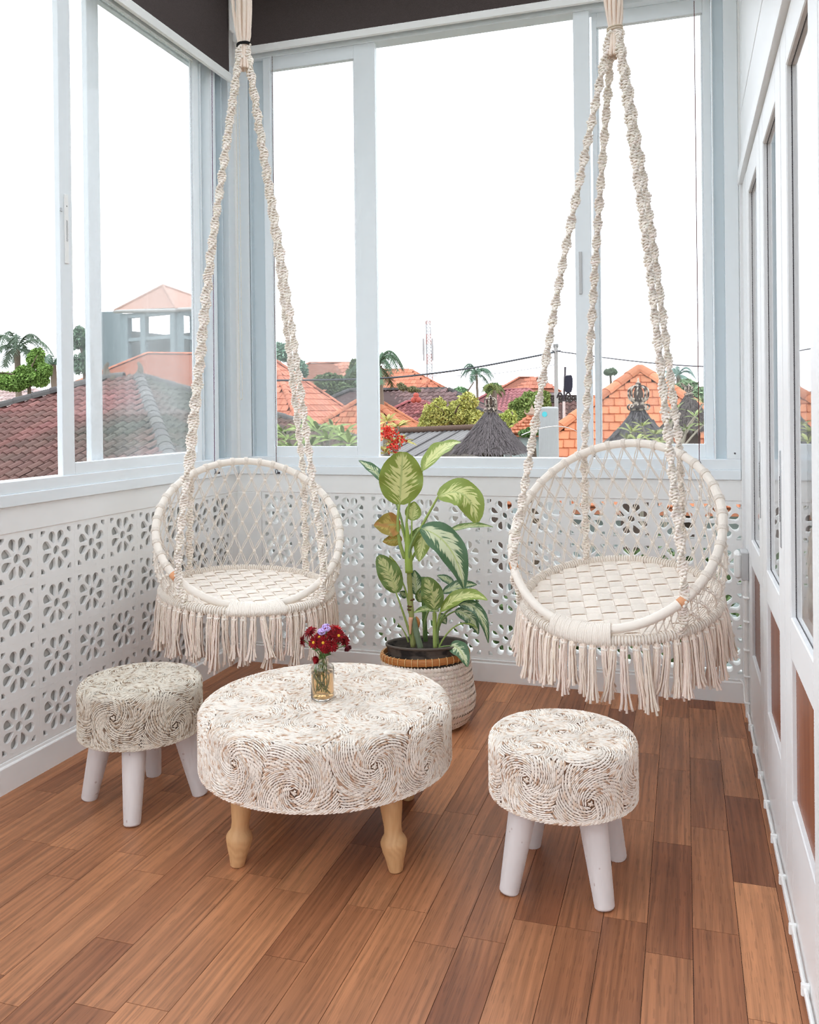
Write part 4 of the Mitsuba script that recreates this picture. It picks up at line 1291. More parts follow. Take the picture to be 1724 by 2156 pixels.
for lab_, hp, r_ in (('larger lilac blossom on top of the red bouquet', (1.223, -1.633, 0.655), 0.0125), ('smaller lilac blossom left of the larger one in the bouquet', (1.211, -1.642, 0.644), 0.0105)):
    t = thing('lilac_flower', lab_, 'flower', 'lilac blossoms in the bottle')
    g = np.random.default_rng(int(r_ * 1e4))
    d = g.normal(size=(60, 3)); d /= np.linalg.norm(d, axis=1, keepdims=True)
    ico = trimesh.creation.icosphere(0, 0.0032)
    M = M34(*[np.tile(e, (60, 1)) for e in np.eye(3)], np.array(hp) + d * r_ * [1, 1, 0.8])
    m, c = many(ico.vertices, ico.faces, M, jitter(S(196, 172, 226), 60, 0.12, g))
    obj('florets', vc(m, c, smooth=False), t)
    obj('stem', vc(tube(bez([VP + [0.004, 0.004, 0.03], VP + [0.003, -0.004, 0.134], np.array(hp)], 10), 0.0013, 5), S(104, 126, 72)), t)

# ================================================================== outside: ground, neighbouring roofs, trees
GZ = -3.4
st_ = struct
ground = thing('ground', 'ground between the neighbouring houses', 'ground')
labels[ground] = {'kind': 'structure'}


def ground_fn(p, n, uv):
    f = fbm(p.x * 0.35, p.y * 0.35, 0.0, 4)
    return mix(mi.Color3f(0.10, 0.13, 0.06), mi.Color3f(0.26, 0.24, 0.20), smoothstep(0.4, 0.6, f))


mat('soil_ground', tex=proc(ground_fn), rough=0.9, spec=0.1)
gm = grid_mesh(np.array([[[x, y, GZ] for y in np.linspace(-40, 260, 7)] for x in np.linspace(-160, 160, 7)]))
scene[ground] = mikit.ply(gm, 'soil_ground')
labels[ground] = {'kind': 'structure'}

# lower storey of this house, its ledge under the back grille
st('wall_lower', boxes(((-0.09, YB, GZ), (XW + 3.1, 0.09, -0.12)), b=0), 'wall_paint')
st('trim_3', boxes(((-0.09, 0.09, -0.16), (XW + 3.1, 0.62, -0.02))), 'wall_paint')
# neighbour's wall across the narrow gap on the left
ng = thing('garden_wall', 'grey rendered wall across the gap, seen through the left grille', 'wall')


def render_fn(p, n, uv):
    return mi.Color3f(0.13, 0.13, 0.12) * (0.8 + 0.4 * fbm(p.x * 3, p.y * 3, p.z * 3, 3))


mat('grey_render', tex=proc(render_fn), rough=0.9, spec=0.1)
obj('wall', mikit.ply(boxes(((-0.62, -5.2, GZ), (-0.44, 2.2, 0.93)), b=0.01), 'grey_render'), ng)
obj('coping', mikit.ply(boxes(((-0.66, -5.2, 0.90), (-0.40, 2.2, 0.955)), b=0.01), 'grey_render'), ng)

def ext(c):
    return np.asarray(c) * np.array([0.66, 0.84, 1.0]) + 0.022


ORANGE, RED, BROWN, PALE = S(222, 122, 80), S(150, 84, 72), S(124, 88, 76), S(214, 160, 138)


def tile_shape(w, l, h, kind):
    """one roof tile: x across, y up the slope, z out; the lower edge stands proud"""
    if kind == 'pan':
        xs = np.linspace(-0.5, 0.5, 7)
        zs = h * np.array([0.05, 0.0, 0.15, 0.62, 1.0, 0.80, 0.15])
    else:
        xs = np.array([-0.5, -0.46, -0.38, 0.40, 0.46, 0.5])
        zs = h * np.array([0.35, 0.9, 0.55, 0.45, 0.95, 0.35])
    k = len(xs)
    top = [[x * w, 0.56 * l, z - 0.006] for x, z in zip(xs, zs)]
    low = [[x * w, -0.50 * l, z + 0.020] for x, z in zip(xs, zs)]
    lip = [[x * w, -0.495 * l, z - 0.012] for x, z in zip(xs, zs)]
    v = np.array(top + low + lip)
    f = []
    for i in range(k - 1):
        f += [[k + i, k + i + 1, i + 1], [k + i, i + 1, i], [2 * k + i, 2 * k + i + 1, k + i + 1], [2 * k + i, k + i + 1, k + i]]
    return v, np.array(f)


def seen(p):
    """(in the frame, pixel size weight) of points"""
    d = p - CAM
    z = d @ _f
    rr = np.cross(_f, _up)
    u = PPX + FOCAL * (d @ rr) / z
    v = PPY - FOCAL * (d @ _up) / z
    return (z > 0.5) & (u > -20) & (u < 1600) & (v > 560) & (v < 1030), z


def roof(name, label, RA, RB, rot, tan, drop, w=0.21, l=0.28, kind='flat', col=ORANGE, spread=0.10, single=0, faces='frlb', bond=True, cap=0.10, walls=S(205, 196, 180), wall_in=0.7, moss=None, seed=0, group=None, category='house', cap_col=None, zfoot=None):
    """hipped roof: ridge RA-RB, slope tan, running down for 'drop' metres in plan"""
    g = np.random.default_rng(seed)
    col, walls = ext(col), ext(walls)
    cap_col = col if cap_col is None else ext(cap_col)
    RA, RB = np.array(RA, float), np.array(RB, float)
    e = np.array([math.cos(rot), math.sin(rot), 0]); n = np.array([math.sin(rot), -math.cos(rot), 0])
    dz = np.array([0, 0, tan * drop])
    fl_, fr_ = RA + drop * (-e + n) - dz, RB + drop * (e + n) - dz
    bl_, br_ = RA + drop * (-e - n) - dz, RB + drop * (e - n) - dz
    F = {'f': ([RA, RB, fr_, fl_], e, n), 'r': ([RB, RB, br_, fr_], -n, e), 'l': ([RA, RA, fl_, bl_], n, -e), 'b': ([RB, RA, bl_, br_], -e, -n)}
    t = thing(name, label, category, group)
    # underlay and walls
    off = np.array([0, 0, -0.03])
    um = []
    for q, _, _ in F.values():
        um.append((np.array(q) + off))
    V = np.concatenate(um); Fi = np.concatenate([np.array([[0, 2, 1], [0, 3, 2]]) + 4 * i for i in range(4)])
    obj('roof_deck', vc(trimesh.Trimesh(V, Fi, process=False), col * 0.55, smooth=False), t)
    zb = min(fl_[2], fr_[2]) - 0.02
    ins = wall_in
    P4 = [p_ + ins * (c_) for p_, c_ in ((fl_, e - n), (fr_, -e - n), (br_, -e + n), (bl_, e + n))]
    zf = GZ if zfoot is None else zfoot
    poly = Polygon([(p_[0], p_[1]) for p_ in P4])
    wmesh = trimesh.creation.extrude_polygon(poly, max(zb + ins * tan - zf, 0.5), engine='earcut'); wmesh.apply_translation((0, 0, zf))
    obj('wall', vc(wmesh, walls, smooth=False), t)
    nb = -n
    # white eaves board
    tv, tf = tile_shape(w, l, 0.035 if kind == 'flat' else 0.055, kind)
    allM, allc, face_of = [], [], []
    sl = math.sqrt(1 + tan * tan)
    for key in faces:
        q, ed, dn = F[key]
        up = unit(-dn + np.array([0, 0, tan])); nn = np.cross(ed, up)
        org = (q[0] + q[1]) / 2
        half0 = np.linalg.norm(q[1] - q[0]) / 2
        Ls = drop * sl
        rows = int(Ls / l)
        for r in range(rows):
            s = (r + 0.5) * l
            half = half0 + s / sl
            m = int(half / w) + 1
            xs = (np.arange(-m, m + 1) + (0.5 if (bond and r % 2) else 0.0)) * w
            xs = xs[np.abs(xs) < half - 0.2 * w]
            p = org + xs[:, None] * ed - s * up + nn * 0.004
            p = p + nn * g.uniform(-0.003, 0.004, (len(xs), 1))
            allM.append(M34(np.tile(ed, (len(xs), 1)), np.tile(up, (len(xs), 1)), np.tile(nn, (len(xs), 1)), p))
            c = jitter(col, len(xs), spread, g)
            if moss is not None:
                b = moss[1] if key in moss[2] else 0.22
                mm = np.clip((meshkit.fbm(p * 0.7 + 3, 3, seed) - 0.5 + b) * 2.2, 0, 1)[:, None]
                c = c * (1 - mm) + moss[0] * mm * g.uniform(0.75, 1.2, (len(xs), 1))
            allc.append(c)
    M, c = np.concatenate(allM), np.concatenate(allc)
    sh = 'vc'
    if single:
        vis, depth = seen(M[:, :, 3])
        order = np.argsort(np.where(vis, depth, 1e9))
        pick = [i for i in order[:single] if vis[i]]
        bank = {}
        for i in pick:
            k = int(g.integers(0, 3)) if moss is None else None
            d = vc(trimesh.Trimesh(tv, tf, process=False), c[i], sh, smooth=False)
            d['to_world'] = tw(M[i][:, 0], M[i][:, 1], M[i][:, 2], M[i][:, 3])
            obj('roof_tile', d, t)
        rest = np.ones(len(M), bool); rest[pick] = False
        M, c = M[rest], c[rest]
    if len(M):
        m, cc = many(tv, tf, M, c)
        tag(obj('roof_tiles', vc(m, cc, sh, smooth=False), t), kind='stuff')
    # caps along ridge and hips
    ccol = col if cap_col is None else cap_col
    if cap:
        a = np.linspace(0, PI, 7)
        for p0, p1 in ([(RA, RB)] if np.linalg.norm(RA - RB) > 0.1 else []) + [(RA, fl_), (RB, fr_), (RB, br_), (RA, bl_)]:
            L = np.linalg.norm(p1 - p0)
            ax = (p1 - p0) / L
            sd = unit(np.cross(ax, [0, 0, 1.0])); upv = np.cross(sd, ax)
            cl = max(0.34, cap * 3)
            far = np.linalg.norm((p0 + p1) / 2 - CAM) > 24 or not seen(np.array([p0 * .7 + p1 * .3, p0 * 0.35 + p1 * 0.65, p0]))[0].any()
            ms = []
            for k in range(int(L / cl)):
                b0, b1 = p0 + ax * cl * k, p0 + ax * cl * (k + 1.08)
                ring = lambda c_, r_: c_ + r_ * (np.cos(a)[:, None] * sd + np.sin(a)[:, None] * upv * 0.9)
                V = np.stack([ring(b0, cap), ring(b1, cap * 1.14), ring(b1, cap * 0.9)], 0)
                mm = grid_mesh(V)
                cc_ = jitter(ccol, 1, 0.14, g)[0]
                if far:
                    ms.append((mm, cc_))
                else:
                    obj('ridge_cap', vc(mm, cc_, smooth=False), t)
            if ms:
                mj = cat([x for x, _ in ms])
                tag(obj('ridge_caps', vc(mj, np.concatenate([np.tile(c_, (len(x.vertices), 1)) for x, c_ in ms]), smooth=False), t), kind='stuff')
    return t, (fl_, fr_, br_, bl_)


# the dark red pantiled house beyond the left windows
MOSS = S(84, 86, 76)
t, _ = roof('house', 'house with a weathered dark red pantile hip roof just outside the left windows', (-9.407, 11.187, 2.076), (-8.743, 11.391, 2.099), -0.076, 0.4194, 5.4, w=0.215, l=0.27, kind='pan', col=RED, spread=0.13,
            single=300, faces='fr', bond=False, cap=0.12, moss=(MOSS, 0.42, 'r'), seed=1, cap_col=S(104, 90, 80))
for q, s_ in (((-9.358, 11.202, 2.146), -1), ((-8.753, 11.389, 2.149), 1)):                       # curled ridge horns
    q = np.array(q)
    P = bez([q + [0.22 * -s_, 0, -0.10], q + [0, 0, -0.02], q + [0.06 * s_, 0, 0.12], q + [0.0, 0, 0.26]], 10)
    obj('ridge_horn', vc(tube(P, np.linspace(0.13, 0.03, 10), 8), S(112, 104, 92)), t)
# bright orange roofs
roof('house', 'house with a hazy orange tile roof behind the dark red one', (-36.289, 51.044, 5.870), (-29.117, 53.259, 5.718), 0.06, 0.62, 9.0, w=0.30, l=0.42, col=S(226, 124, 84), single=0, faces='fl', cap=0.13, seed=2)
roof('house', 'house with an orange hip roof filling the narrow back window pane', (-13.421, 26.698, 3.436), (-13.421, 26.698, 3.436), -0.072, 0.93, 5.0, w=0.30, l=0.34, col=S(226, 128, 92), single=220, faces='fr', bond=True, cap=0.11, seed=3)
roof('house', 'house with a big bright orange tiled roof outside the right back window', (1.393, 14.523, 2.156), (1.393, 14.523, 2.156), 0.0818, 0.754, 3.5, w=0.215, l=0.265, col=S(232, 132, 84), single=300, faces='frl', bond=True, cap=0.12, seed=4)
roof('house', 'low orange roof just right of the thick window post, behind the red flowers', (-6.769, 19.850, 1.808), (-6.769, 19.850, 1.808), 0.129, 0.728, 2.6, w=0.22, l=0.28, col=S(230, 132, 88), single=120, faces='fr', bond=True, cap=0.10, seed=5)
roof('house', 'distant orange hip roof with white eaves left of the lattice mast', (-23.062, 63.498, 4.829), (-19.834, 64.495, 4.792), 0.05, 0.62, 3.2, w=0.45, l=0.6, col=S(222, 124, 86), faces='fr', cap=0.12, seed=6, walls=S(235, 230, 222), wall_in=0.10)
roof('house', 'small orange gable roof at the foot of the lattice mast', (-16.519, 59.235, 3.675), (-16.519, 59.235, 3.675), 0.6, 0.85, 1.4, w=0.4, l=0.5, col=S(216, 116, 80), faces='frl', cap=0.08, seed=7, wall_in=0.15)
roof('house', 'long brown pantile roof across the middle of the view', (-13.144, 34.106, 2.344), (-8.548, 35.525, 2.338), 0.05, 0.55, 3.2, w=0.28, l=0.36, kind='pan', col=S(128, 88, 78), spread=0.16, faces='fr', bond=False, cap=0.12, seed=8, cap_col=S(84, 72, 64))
t, _ = roof('pavilion', 'small dark red pavilion roof with a crest in front of the long brown roof', (-9.214, 31.130, 1.721), (-8.484, 31.356, 1.713), 0.05, 0.60, 1.6, w=0.22, l=0.26, kind='pan', col=S(164, 84, 76), spread=0.2, faces='fr', bond=False, cap=0.09, seed=9, category='pavilion', wall_in=0.3, cap_col=S(186, 92, 84))
q = np.array((-7.955, 28.380, 1.780))
obj('crest', vc(cat([trimesh.creation.icosphere(1, 0.12).apply_translation(q + [dx, 0, dz]) for dx, dz in ((0, .05), (-.1, -.02), (.1, -.02), (0, .16))]), S(190, 96, 84)), t)
roof('house', 'distant orange roof with a flat ridge above the round green bush', (-8.820, 55.333, 3.595), (-7.603, 55.709, 3.582), 0.05, 0.66, 1.6, w=0.4, l=0.5, col=S(222, 126, 92), faces='frl', cap=0.09, seed=10, walls=S(196, 158, 146), wall_in=0.06)
roof('house', 'pinkish red pantile roof below the distant flat-ridged orange roof', (-9.031, 47.937, 2.547), (-6.994, 48.566, 2.613), 0.05, 0.62, 2.8, w=0.26, l=0.32, kind='pan', col=S(186, 104, 98), spread=0.12, faces='fr', bond=False, cap=0.09, seed=11, cap_col=S(178, 92, 86))
roof('house', 'pale pink tiled roof at the far left edge of the view', (-33.134, 28.979, 2.612), (-28.315, 30.467, 2.511), 0.0, 0.55, 2.6, w=0.25, l=0.34, col=S(208, 162, 144), faces='fr', cap=0.12, seed=12)
roof('house', 'long pale orange roof far off behind the trees', (-31.338, 69.320, 5.950), (-26.299, 70.876, 5.894), 0.05, 0.65, 3.6, w=0.45, l=0.6, col=S(220, 140, 108), faces='fl', cap=0.12, seed=13)
t, _ = roof('shrine', 'small orange shrine roof with a spiky finial beside the white water tank', (-0.197, 10.364, 1.235), (-0.197, 10.364, 1.235), 0.10, 0.80, 0.42, w=0.085, l=0.085, col=S(226, 128, 86), faces='frl', cap=0.035, seed=14, category='shrine', wall_in=0.1)
q = np.array((-0.197, 10.364, 1.244))
obj('finial', vc(cat([lathe([(0.0, -0.03), (0.085, -0.02), (0.07, 0.03), (0.04, 0.05), (0.045, 0.075), (0.015, 0.12), (0.0, 0.17)], 8, q)] + [tube(bez([q + [dx * .6, 0, 0], q + [dx, 0, 0.01], q + [dx * 1.1, 0, 0.08]], 6), np.linspace(.02, .006, 6), 5) for dx in (-0.11, 0.11)]), S(176, 150, 132)), t)
roof('house', 'brown roof with a dark carved ridge behind the utility pole', (-2.364, 25.919, 1.593), (-0.603, 26.463, 1.573), 0.06, 0.7, 2.0, w=0.22, l=0.26, kind='pan', col=S(128, 84, 70), faces='fr', bond=False, cap=0.0, seed=15)
tt = [k for k in labels if labels[k].get('label', '').startswith('brown roof with')][0]
g = np.random.default_rng(3)
q0, q1 = np.array((-2.364, 25.919, 1.593)), np.array((-0.603, 26.463, 1.573))
cr = []
for k in range(26):
    q = q0 + (q1 - q0) * k / 25
    m = trimesh.creation.torus(0.065, 0.026, 8, 5); m.apply_transform(trimesh.transformations.rotation_matrix(PI / 2, [1, 0, 0])); m.apply_translation(q + [0, 0, 0.08 + 0.03 * (k % 2)])
    cr.append(m)
obj('carved_ridge', vc(cat(cr + [tube([q0, q1], 0.05, 6), tube([q0 + [0, 0, .21], q1 + [0, 0, .21]], 0.035, 6)]), S(74, 66, 62)), tt)

# ---- tower house behind glass on the left
D = 58.0
tw_ = thing('tower_house', 'tall grey house with an open top floor under a pale orange hip roof', 'house')
ap, nc, lc, rc = (np.array(p_) for p_ in ((-47.388, 69.630, 14.136), (-44.101, 66.971, 11.363), (-52.677, 69.033, 11.793), (-43.196, 74.057, 12.309)))
bc_ = lc + rc - nc
ms = []
for a_, b_ in ((lc, nc), (nc, rc), (rc, bc_), (bc_, lc)):
    ms.append(np.array([ap, a_, b_]))
V = np.concatenate(ms); obj('roof', vc(trimesh.Trimesh(V, np.arange(12).reshape(4, 3), process=False), S(222, 176, 156) * 0.66, smooth=False), tw_)
for a_ in (lc, nc, rc):
    obj('ridge_cap', vc(tube([ap, a_], 0.14, 6), S(224, 182, 162) * 0.66), tw_)
for a_, b_ in ((lc, nc), (nc, rc)):
    obj('fascia', vc(tube([a_ - [0, 0, .1], b_ - [0, 0, .1]], 0.19, 4), S(228, 226, 220) * 0.55), tw_)
ctr = (lc + rc) / 2
pull = lambda p_, k: ctr + (np.array(p_) - ctr) * k
corner = [pull(p_, 0.86) for p_ in (lc, nc, rc, bc_)]
zt, zm, zl = corner[1][2] - 0.05, (-44.124, 66.953, 8.814)[2], (-44.141, 66.939, 6.902)[2]
GREY = S(168, 186, 190) * 0.55


def wallbox(a_, b_, z0, z1, th):
    d = unit((b_ - a_) * [1, 1, 0]); nrm = np.array([-d[1], d[0], 0]) * th / 2
    c8 = [p_ for s_ in (-1, 1) for p_ in (a_ + nrm * s_, b_ + nrm * s_)]
    pts = np.array([[p_[0], p_[1], z] for p_ in c8 for z in (z0, z1)])
    return trimesh.convex.convex_hull(pts)


posts = []
for a_, b_ in ((corner[0], corner[1]), (corner[1], corner[2])):
    for f0, f1 in ((0.0, 0.14), (0.38, 0.47), (0.93, 1.0)):
        obj('post', vc(wallbox(a_ + (b_ - a_) * f0, a_ + (b_ - a_) * f1, GZ, zt, 0.5), GREY, smooth=False), tw_)
    obj('floor_beam', vc(wallbox(a_, b_, zm - 0.22, zm + 0.12, 0.4), GREY, smooth=False), tw_)
    obj('head_beam', vc(wallbox(a_, b_, zt - 0.45, zt, 0.4), GREY * 1.1, smooth=False), tw_)
    obj('lower_wall', vc(wallbox(a_, b_, GZ, zl, 0.5), GREY * 1.15, smooth=False), tw_)
for a_, b_ in ((corner[2], corner[3]), (corner[3], corner[0])):
    obj('back_wall', vc(wallbox(a_, b_, GZ, zm + 1.0, 0.3), S(206, 216, 214) * 0.55, smooth=False), tw_)
wa, wb_ = np.array((-61.108, 77.946, 12.715)), np.array((-58.621, 78.715, 12.904))
g_ = thing('tower_house', 'blank grey concrete block standing left of the open-topped tower house', 'house')
obj('wall', vc(wallbox(wa, wb_, GZ, wa[2], 5.0), S(166, 182, 186) * 0.55, smooth=False), g_)
for f_ in (0.3, 0.62):
    q_ = wa + (wb_ - wa) * f_ + (np.array([0.0, -2.55, 0]))
    obj('pilaster', vc(wallbox(q_, q_ + (wb_ - wa) * 0.08, GZ, wa[2] - 0.02, 0.3), S(186, 200, 202) * 0.55, smooth=False), g_)

# ---- thatched shrine roofs
def thatch(label, apex, base_z, r, flare, orn_h, seed, colour=S(104, 96, 96), orn=True, tops=0.12):
    g = np.random.default_rng(seed)
    t = thing('thatched_shrine', label, 'shrine')
    apex = np.array(apex); H = apex[2] - base_z
    n, m = 15, 48
    V = np.zeros((n, m, 3))
    for i in range(n):
        f = i / (n - 1)
        rr = r * (tops + (1 - tops) * f ** flare)
        for j in range(m):
            a = 2 * PI * j / m
            sq = 1 / max(abs(math.cos(a)), abs(math.sin(a))) ** 0.35
            ru = 1 + 0.03 * g.standard_normal() * (0.3 + f)
            V[i, j] = apex + [rr * sq * ru * math.cos(a), rr * sq * ru * math.sin(a), -H * f + 0.015 * g.standard_normal()]
    Vc = np.concatenate([V, V[:, :1]], 1)
    body = grid_mesh(Vc[:, ::-1])
    under = Vc[-1:, ::-1] * 1.0
    inner = under.copy(); inner[..., :2] = apex[:2] + (under[..., :2] - apex[:2]) * 0.82; inner[..., 2] -= 0.02
    obj('thatch', vc(cat([body, grid_mesh(np.concatenate([under, inner]))]), colour * 0.8, smooth=False), t)
    # straw: thin blades lying down the slope
    N = 3600
    f = np.sqrt(g.uniform(0.0, 1, N)); a = g.uniform(0, 2 * PI, N)
    def at(f, a):
        rr = r * (tops + (1 - tops) * np.clip(f, 0, 1.1) ** flare)
        sq = 1 / np.maximum(np.abs(np.cos(a)), np.abs(np.sin(a))) ** 0.35
        return apex + np.stack([rr * sq * np.cos(a), rr * sq * np.sin(a), -H * f], -1)
    p = at(f, a); d = at(f + 0.05, a + g.normal(0, 0.02, N)) - p
    d /= np.linalg.norm(d, axis=1, keepdims=True)
    o = np.stack([np.cos(a), np.sin(a), 0.6 + 0 * a], -1); o -= d * (o * d).sum(1)[:, None]; o /= np.linalg.norm(o, axis=1, keepdims=True)
    L = r * 0.22 * g.uniform(0.6, 1.3, N); wd = r * 0.016
    bv = np.array([[0, -.5, 0], [0, .5, 0], [1, .25, 0.12], [1, -.25, 0.12]]); bf = np.array([[0, 3, 2], [0, 2, 1]])
    M = M34(d * L[:, None], np.cross(o, d) * wd, o * (r * 0.14), p + o * 0.01)
    mm, c = many(bv, bf, M, jitter(colour, N, 0.24, g))
    tag(obj('straw', vc(mm, c, smooth=False), t), kind='stuff')
    # post and base
    c0 = apex.copy()
    obj('post', vc(lathe([(0.0, GZ), (r * 0.5, GZ), (r * 0.5, GZ + 1.0), (r * 0.36, GZ + 1.1), (r * 0.36, base_z + 0.02), (0.0, base_z + 0.02)], 4, (c0[0], c0[1], 0)), S(92, 78, 70), smooth=False), t)
    if orn:
        s = orn_h
        parts = [lathe([(0.0, -0.04), (0.24, -0.03), (0.27, 0.05), (0.17, 0.12), (0.19, 0.2), (0.13, 0.28), (0.0, 0.3)], 14)]
        for k in range(8):                                     # curled leaves of the crown
            aa = 2 * PI * k / 8
            x = np.array([math.cos(aa), math.sin(aa), 0])
            parts.append(tube(bez([x * 0.16 + [0, 0, 0.24], x * 0.30 + [0, 0, 0.40], x * 0.31 + [0, 0, 0.60], x * 0.16 + [0, 0, 0.74], x * 0.04 + [0, 0, 0.76]], 12), 0.035, 5))
            parts.append(tube(bez([x * 0.22 + [0, 0, 0.0], x * 0.33 + [0, 0, 0.04], x * 0.33 + [0, 0, 0.13], x * 0.24 + [0, 0, 0.15]], 8), 0.03, 5))
            parts.append(trimesh.creation.icosphere(1, 0.05).apply_translation(x * 0.2 + [0, 0, 0.33]))
        parts.append(lathe([(0.0, 0.70), (0.15, 0.73), (0.08, 0.79), (0.09, 0.83), (0.03, 0.90), (0.02, 1.0), (0.0, 1.02)], 10))
        m = cat(parts); m.vertices = m.vertices * s + apex
        c = np.clip(np.where((meshkit.noise(m.vertices * 60 / s * 0.2) > 0.52)[:, None], S(206, 192, 176), S(70, 60, 56)), 0, 1)
        obj('crown_ornament', vc(m, c, smooth=False), t)
        core = lathe([(0.0, 0.2), (0.13, 0.25), (0.16, 0.5), (0.10, 0.70), (0.0, 0.72)], 10); core.vertices = core.vertices * s + apex
        obj('crown_core', vc(core, S(96, 80, 70)), t)
    return t


thatch('thatched shrine roof with a crown ornament in the middle of the open window', (0.321, 4.768, 1.302), (0.317, 4.765, 0.885)[2], 0.385, 1.10, 0.20, 31)
thatch('larger thatched shrine roof seen through the dusty right pane', (1.820, 5.231, 1.310), (1.815, 5.228, 0.793)[2], 0.54, 1.35, 0.33, 32, S(96, 92, 92))
thatch('small dark thatched roof at the far right of the back window', (2.362, 11.680, 1.546), (2.357, 11.675, 0.935)[2], 0.52, 1.2, 0.22, 33, S(92, 84, 80))
for px_, lb_ in (((2.331, 11.671, 1.689), 'x'), ((2.440, 9.610, 1.370), 'x')):
    pass
fn = thing('roof_finial', 'small white spire on the right hip of the big orange roof', 'finial')
q = np.array((2.488, 13.810, 1.252)); obj('spire', vc(lathe([(0.0, -0.05), (0.11, 0.0), (0.05, 0.06), (0.06, 0.1), (0.0, 0.26)], 8, q), S(206, 188, 178)), fn)

# ---- corrugated sheet roof
cg = thing('corrugated_roof', 'grey corrugated sheet roof between the red flowers and the thatched shrine', 'roof')
a0, a1 = np.array((-1.900, 8.267, 0.990)), np.array((-0.798, 9.027, 1.026))
dn = np.array([-0.75, -1.9, -0.62])
ee = unit(a1 - a0); up = unit(np.cross(ee, -dn)); up = up if up[2] > 0 else -up
W_ = np.linalg.norm(a1 - a0)
x = np.linspace(0, W_, int(W_ / 0.018))
V = np.stack([a0 + ee * x[:, None] + up * (0.014 * np.sin(x * 2 * PI / 0.076))[:, None] + dn * s_ for s_ in (0.0, 0.5, 1.0)], 1)
obj('sheet', vc(grid_mesh(V), S(152, 149, 147), smooth=True), cg)
for k in range(1, 5):
    q = a0 + ee * W_ * k / 5 + up * 0.018
    obj('sheet_lap', vc(tube([q, q + dn], 0.008, 4), S(84, 80, 80)), cg)
obj('coping', vc(cat([tube([a0 - ee * 0.05 + up * 0.03, a1 + ee * .05 + up * 0.03], 0.04, 8)] + [trimesh.creation.icosphere(1, 0.045).apply_translation(a0 + (a1 - a0) * k / 40 + up * 0.04) for k in range(41)]), S(104, 84, 74), smooth=False), cg)
obj('wall', vc(wallbox(a0 + [0, 0.2, 0], a1 + [0, 0.2, 0], GZ, a0[2] - 0.05, 0.2), S(150, 142, 132), smooth=False), cg)

# ---- tank, poles, wires, mast
wtk = thing('water_tank', 'white water tank with a teal emblem beside the big orange roof', 'tank')
q0, q1 = np.array((0.269, 9.147, 1.004)), np.array((0.273, 9.149, 1.358))
rt = 0.155
obj('tank', vc(lathe([(0.0, GZ), (rt, GZ), (rt, q1[2] - 0.02), (rt - 0.02, q1[2]), (0.0, q1[2] + 0.01)], 28, (q0[0], q0[1], 0)), S(176, 176, 175), smooth=False), wtk)
em = trimesh.creation.cylinder(0.042, 0.004, sections=20)
dv = unit((CAM - q1) * [1, 1, 0]); dv = unit(dv + 0.42 * np.array([-dv[1], dv[0], 0]) * -1)
zc = (0.194, 9.125, 1.248)[2]
em.apply_transform(trimesh.geometry.align_vectors([0, 0, 1], dv)); em.apply_translation([q0[0] + dv[0] * rt, q0[1] + dv[1] * rt, zc])
obj('emblem', vc(em, S(96, 196, 204), smooth=False), wtk)
po = thing('utility_pole', 'grey utility pole carrying the overhead wires', 'pole')
p0, p1 = np.array((-1.383, 20.986, 0.790)), np.array((-1.308, 21.019, 3.192))
obj('pole', vc(tube([[p1[0], p1[1], GZ], p1], np.array([0.075, 0.055]), 10), S(178, 176, 172)), po)
obj('cross_arm', vc(tube([p1 + [-0.12, 0, -0.15], p1 + [0.14, 0, -0.15]], 0.02, 6), S(120, 118, 116)), po)
obj('cap', vc(boxes((p1 + [-0.07, -0.05, -0.05], p1 + [0.07, 0.05, 0.05]), b=0.01), S(140, 140, 138)), po)
po2 = thing('service_pole', 'thin dark pole with a coil of black cable, right of the utility pole', 'pole')
p2 = np.array((-0.381, 16.069, 2.312)); pb = np.array((-0.420, 16.053, 1.508))
obj('rod', vc(tube([pb, p2], 0.022, 8), S(82, 80, 84)), po2)
obj('pipe', vc(tube([[pb[0], pb[1], GZ], pb], 0.034, 8), S(216, 212, 208)), po2)
cc_ = np.array((-0.297, 15.988, 1.917))
ms = []
for k in range(16):
    aa = np.linspace(0, 2 * PI, 18, endpoint=False)
    off = (k - 7.5) * 0.006
    ms.append(tube(cc_ + np.stack([off + 0.05 * np.cos(aa) * 0.9, 0.06 * np.sin(aa) * (1 + 0 * aa), 0.20 * np.sin(aa)], -1), 0.006, 5, closed=True))
obj('cable_coil', vc(cat(ms), S(44, 44, 56)), po2)
obj('bracket', vc(cat([tube(bez([pb + [-0.16, 0, 0.08], pb + [-0.10, 0, 0.2], pb], 8), 0.02, 6), tube(bez([pb + [0.16, 0, 0.1], pb + [0.12, 0, 0.2], pb + [0, 0, 0.05]], 8), 0.02, 6)]), S(64, 62, 66)), po2)


def wire(label, pts, r, colr):
    t = thing('overhead_wire', label, 'wire')
    obj('cable', vc(tube(bez(pts, 40), r, 4), S(*colr)), t)


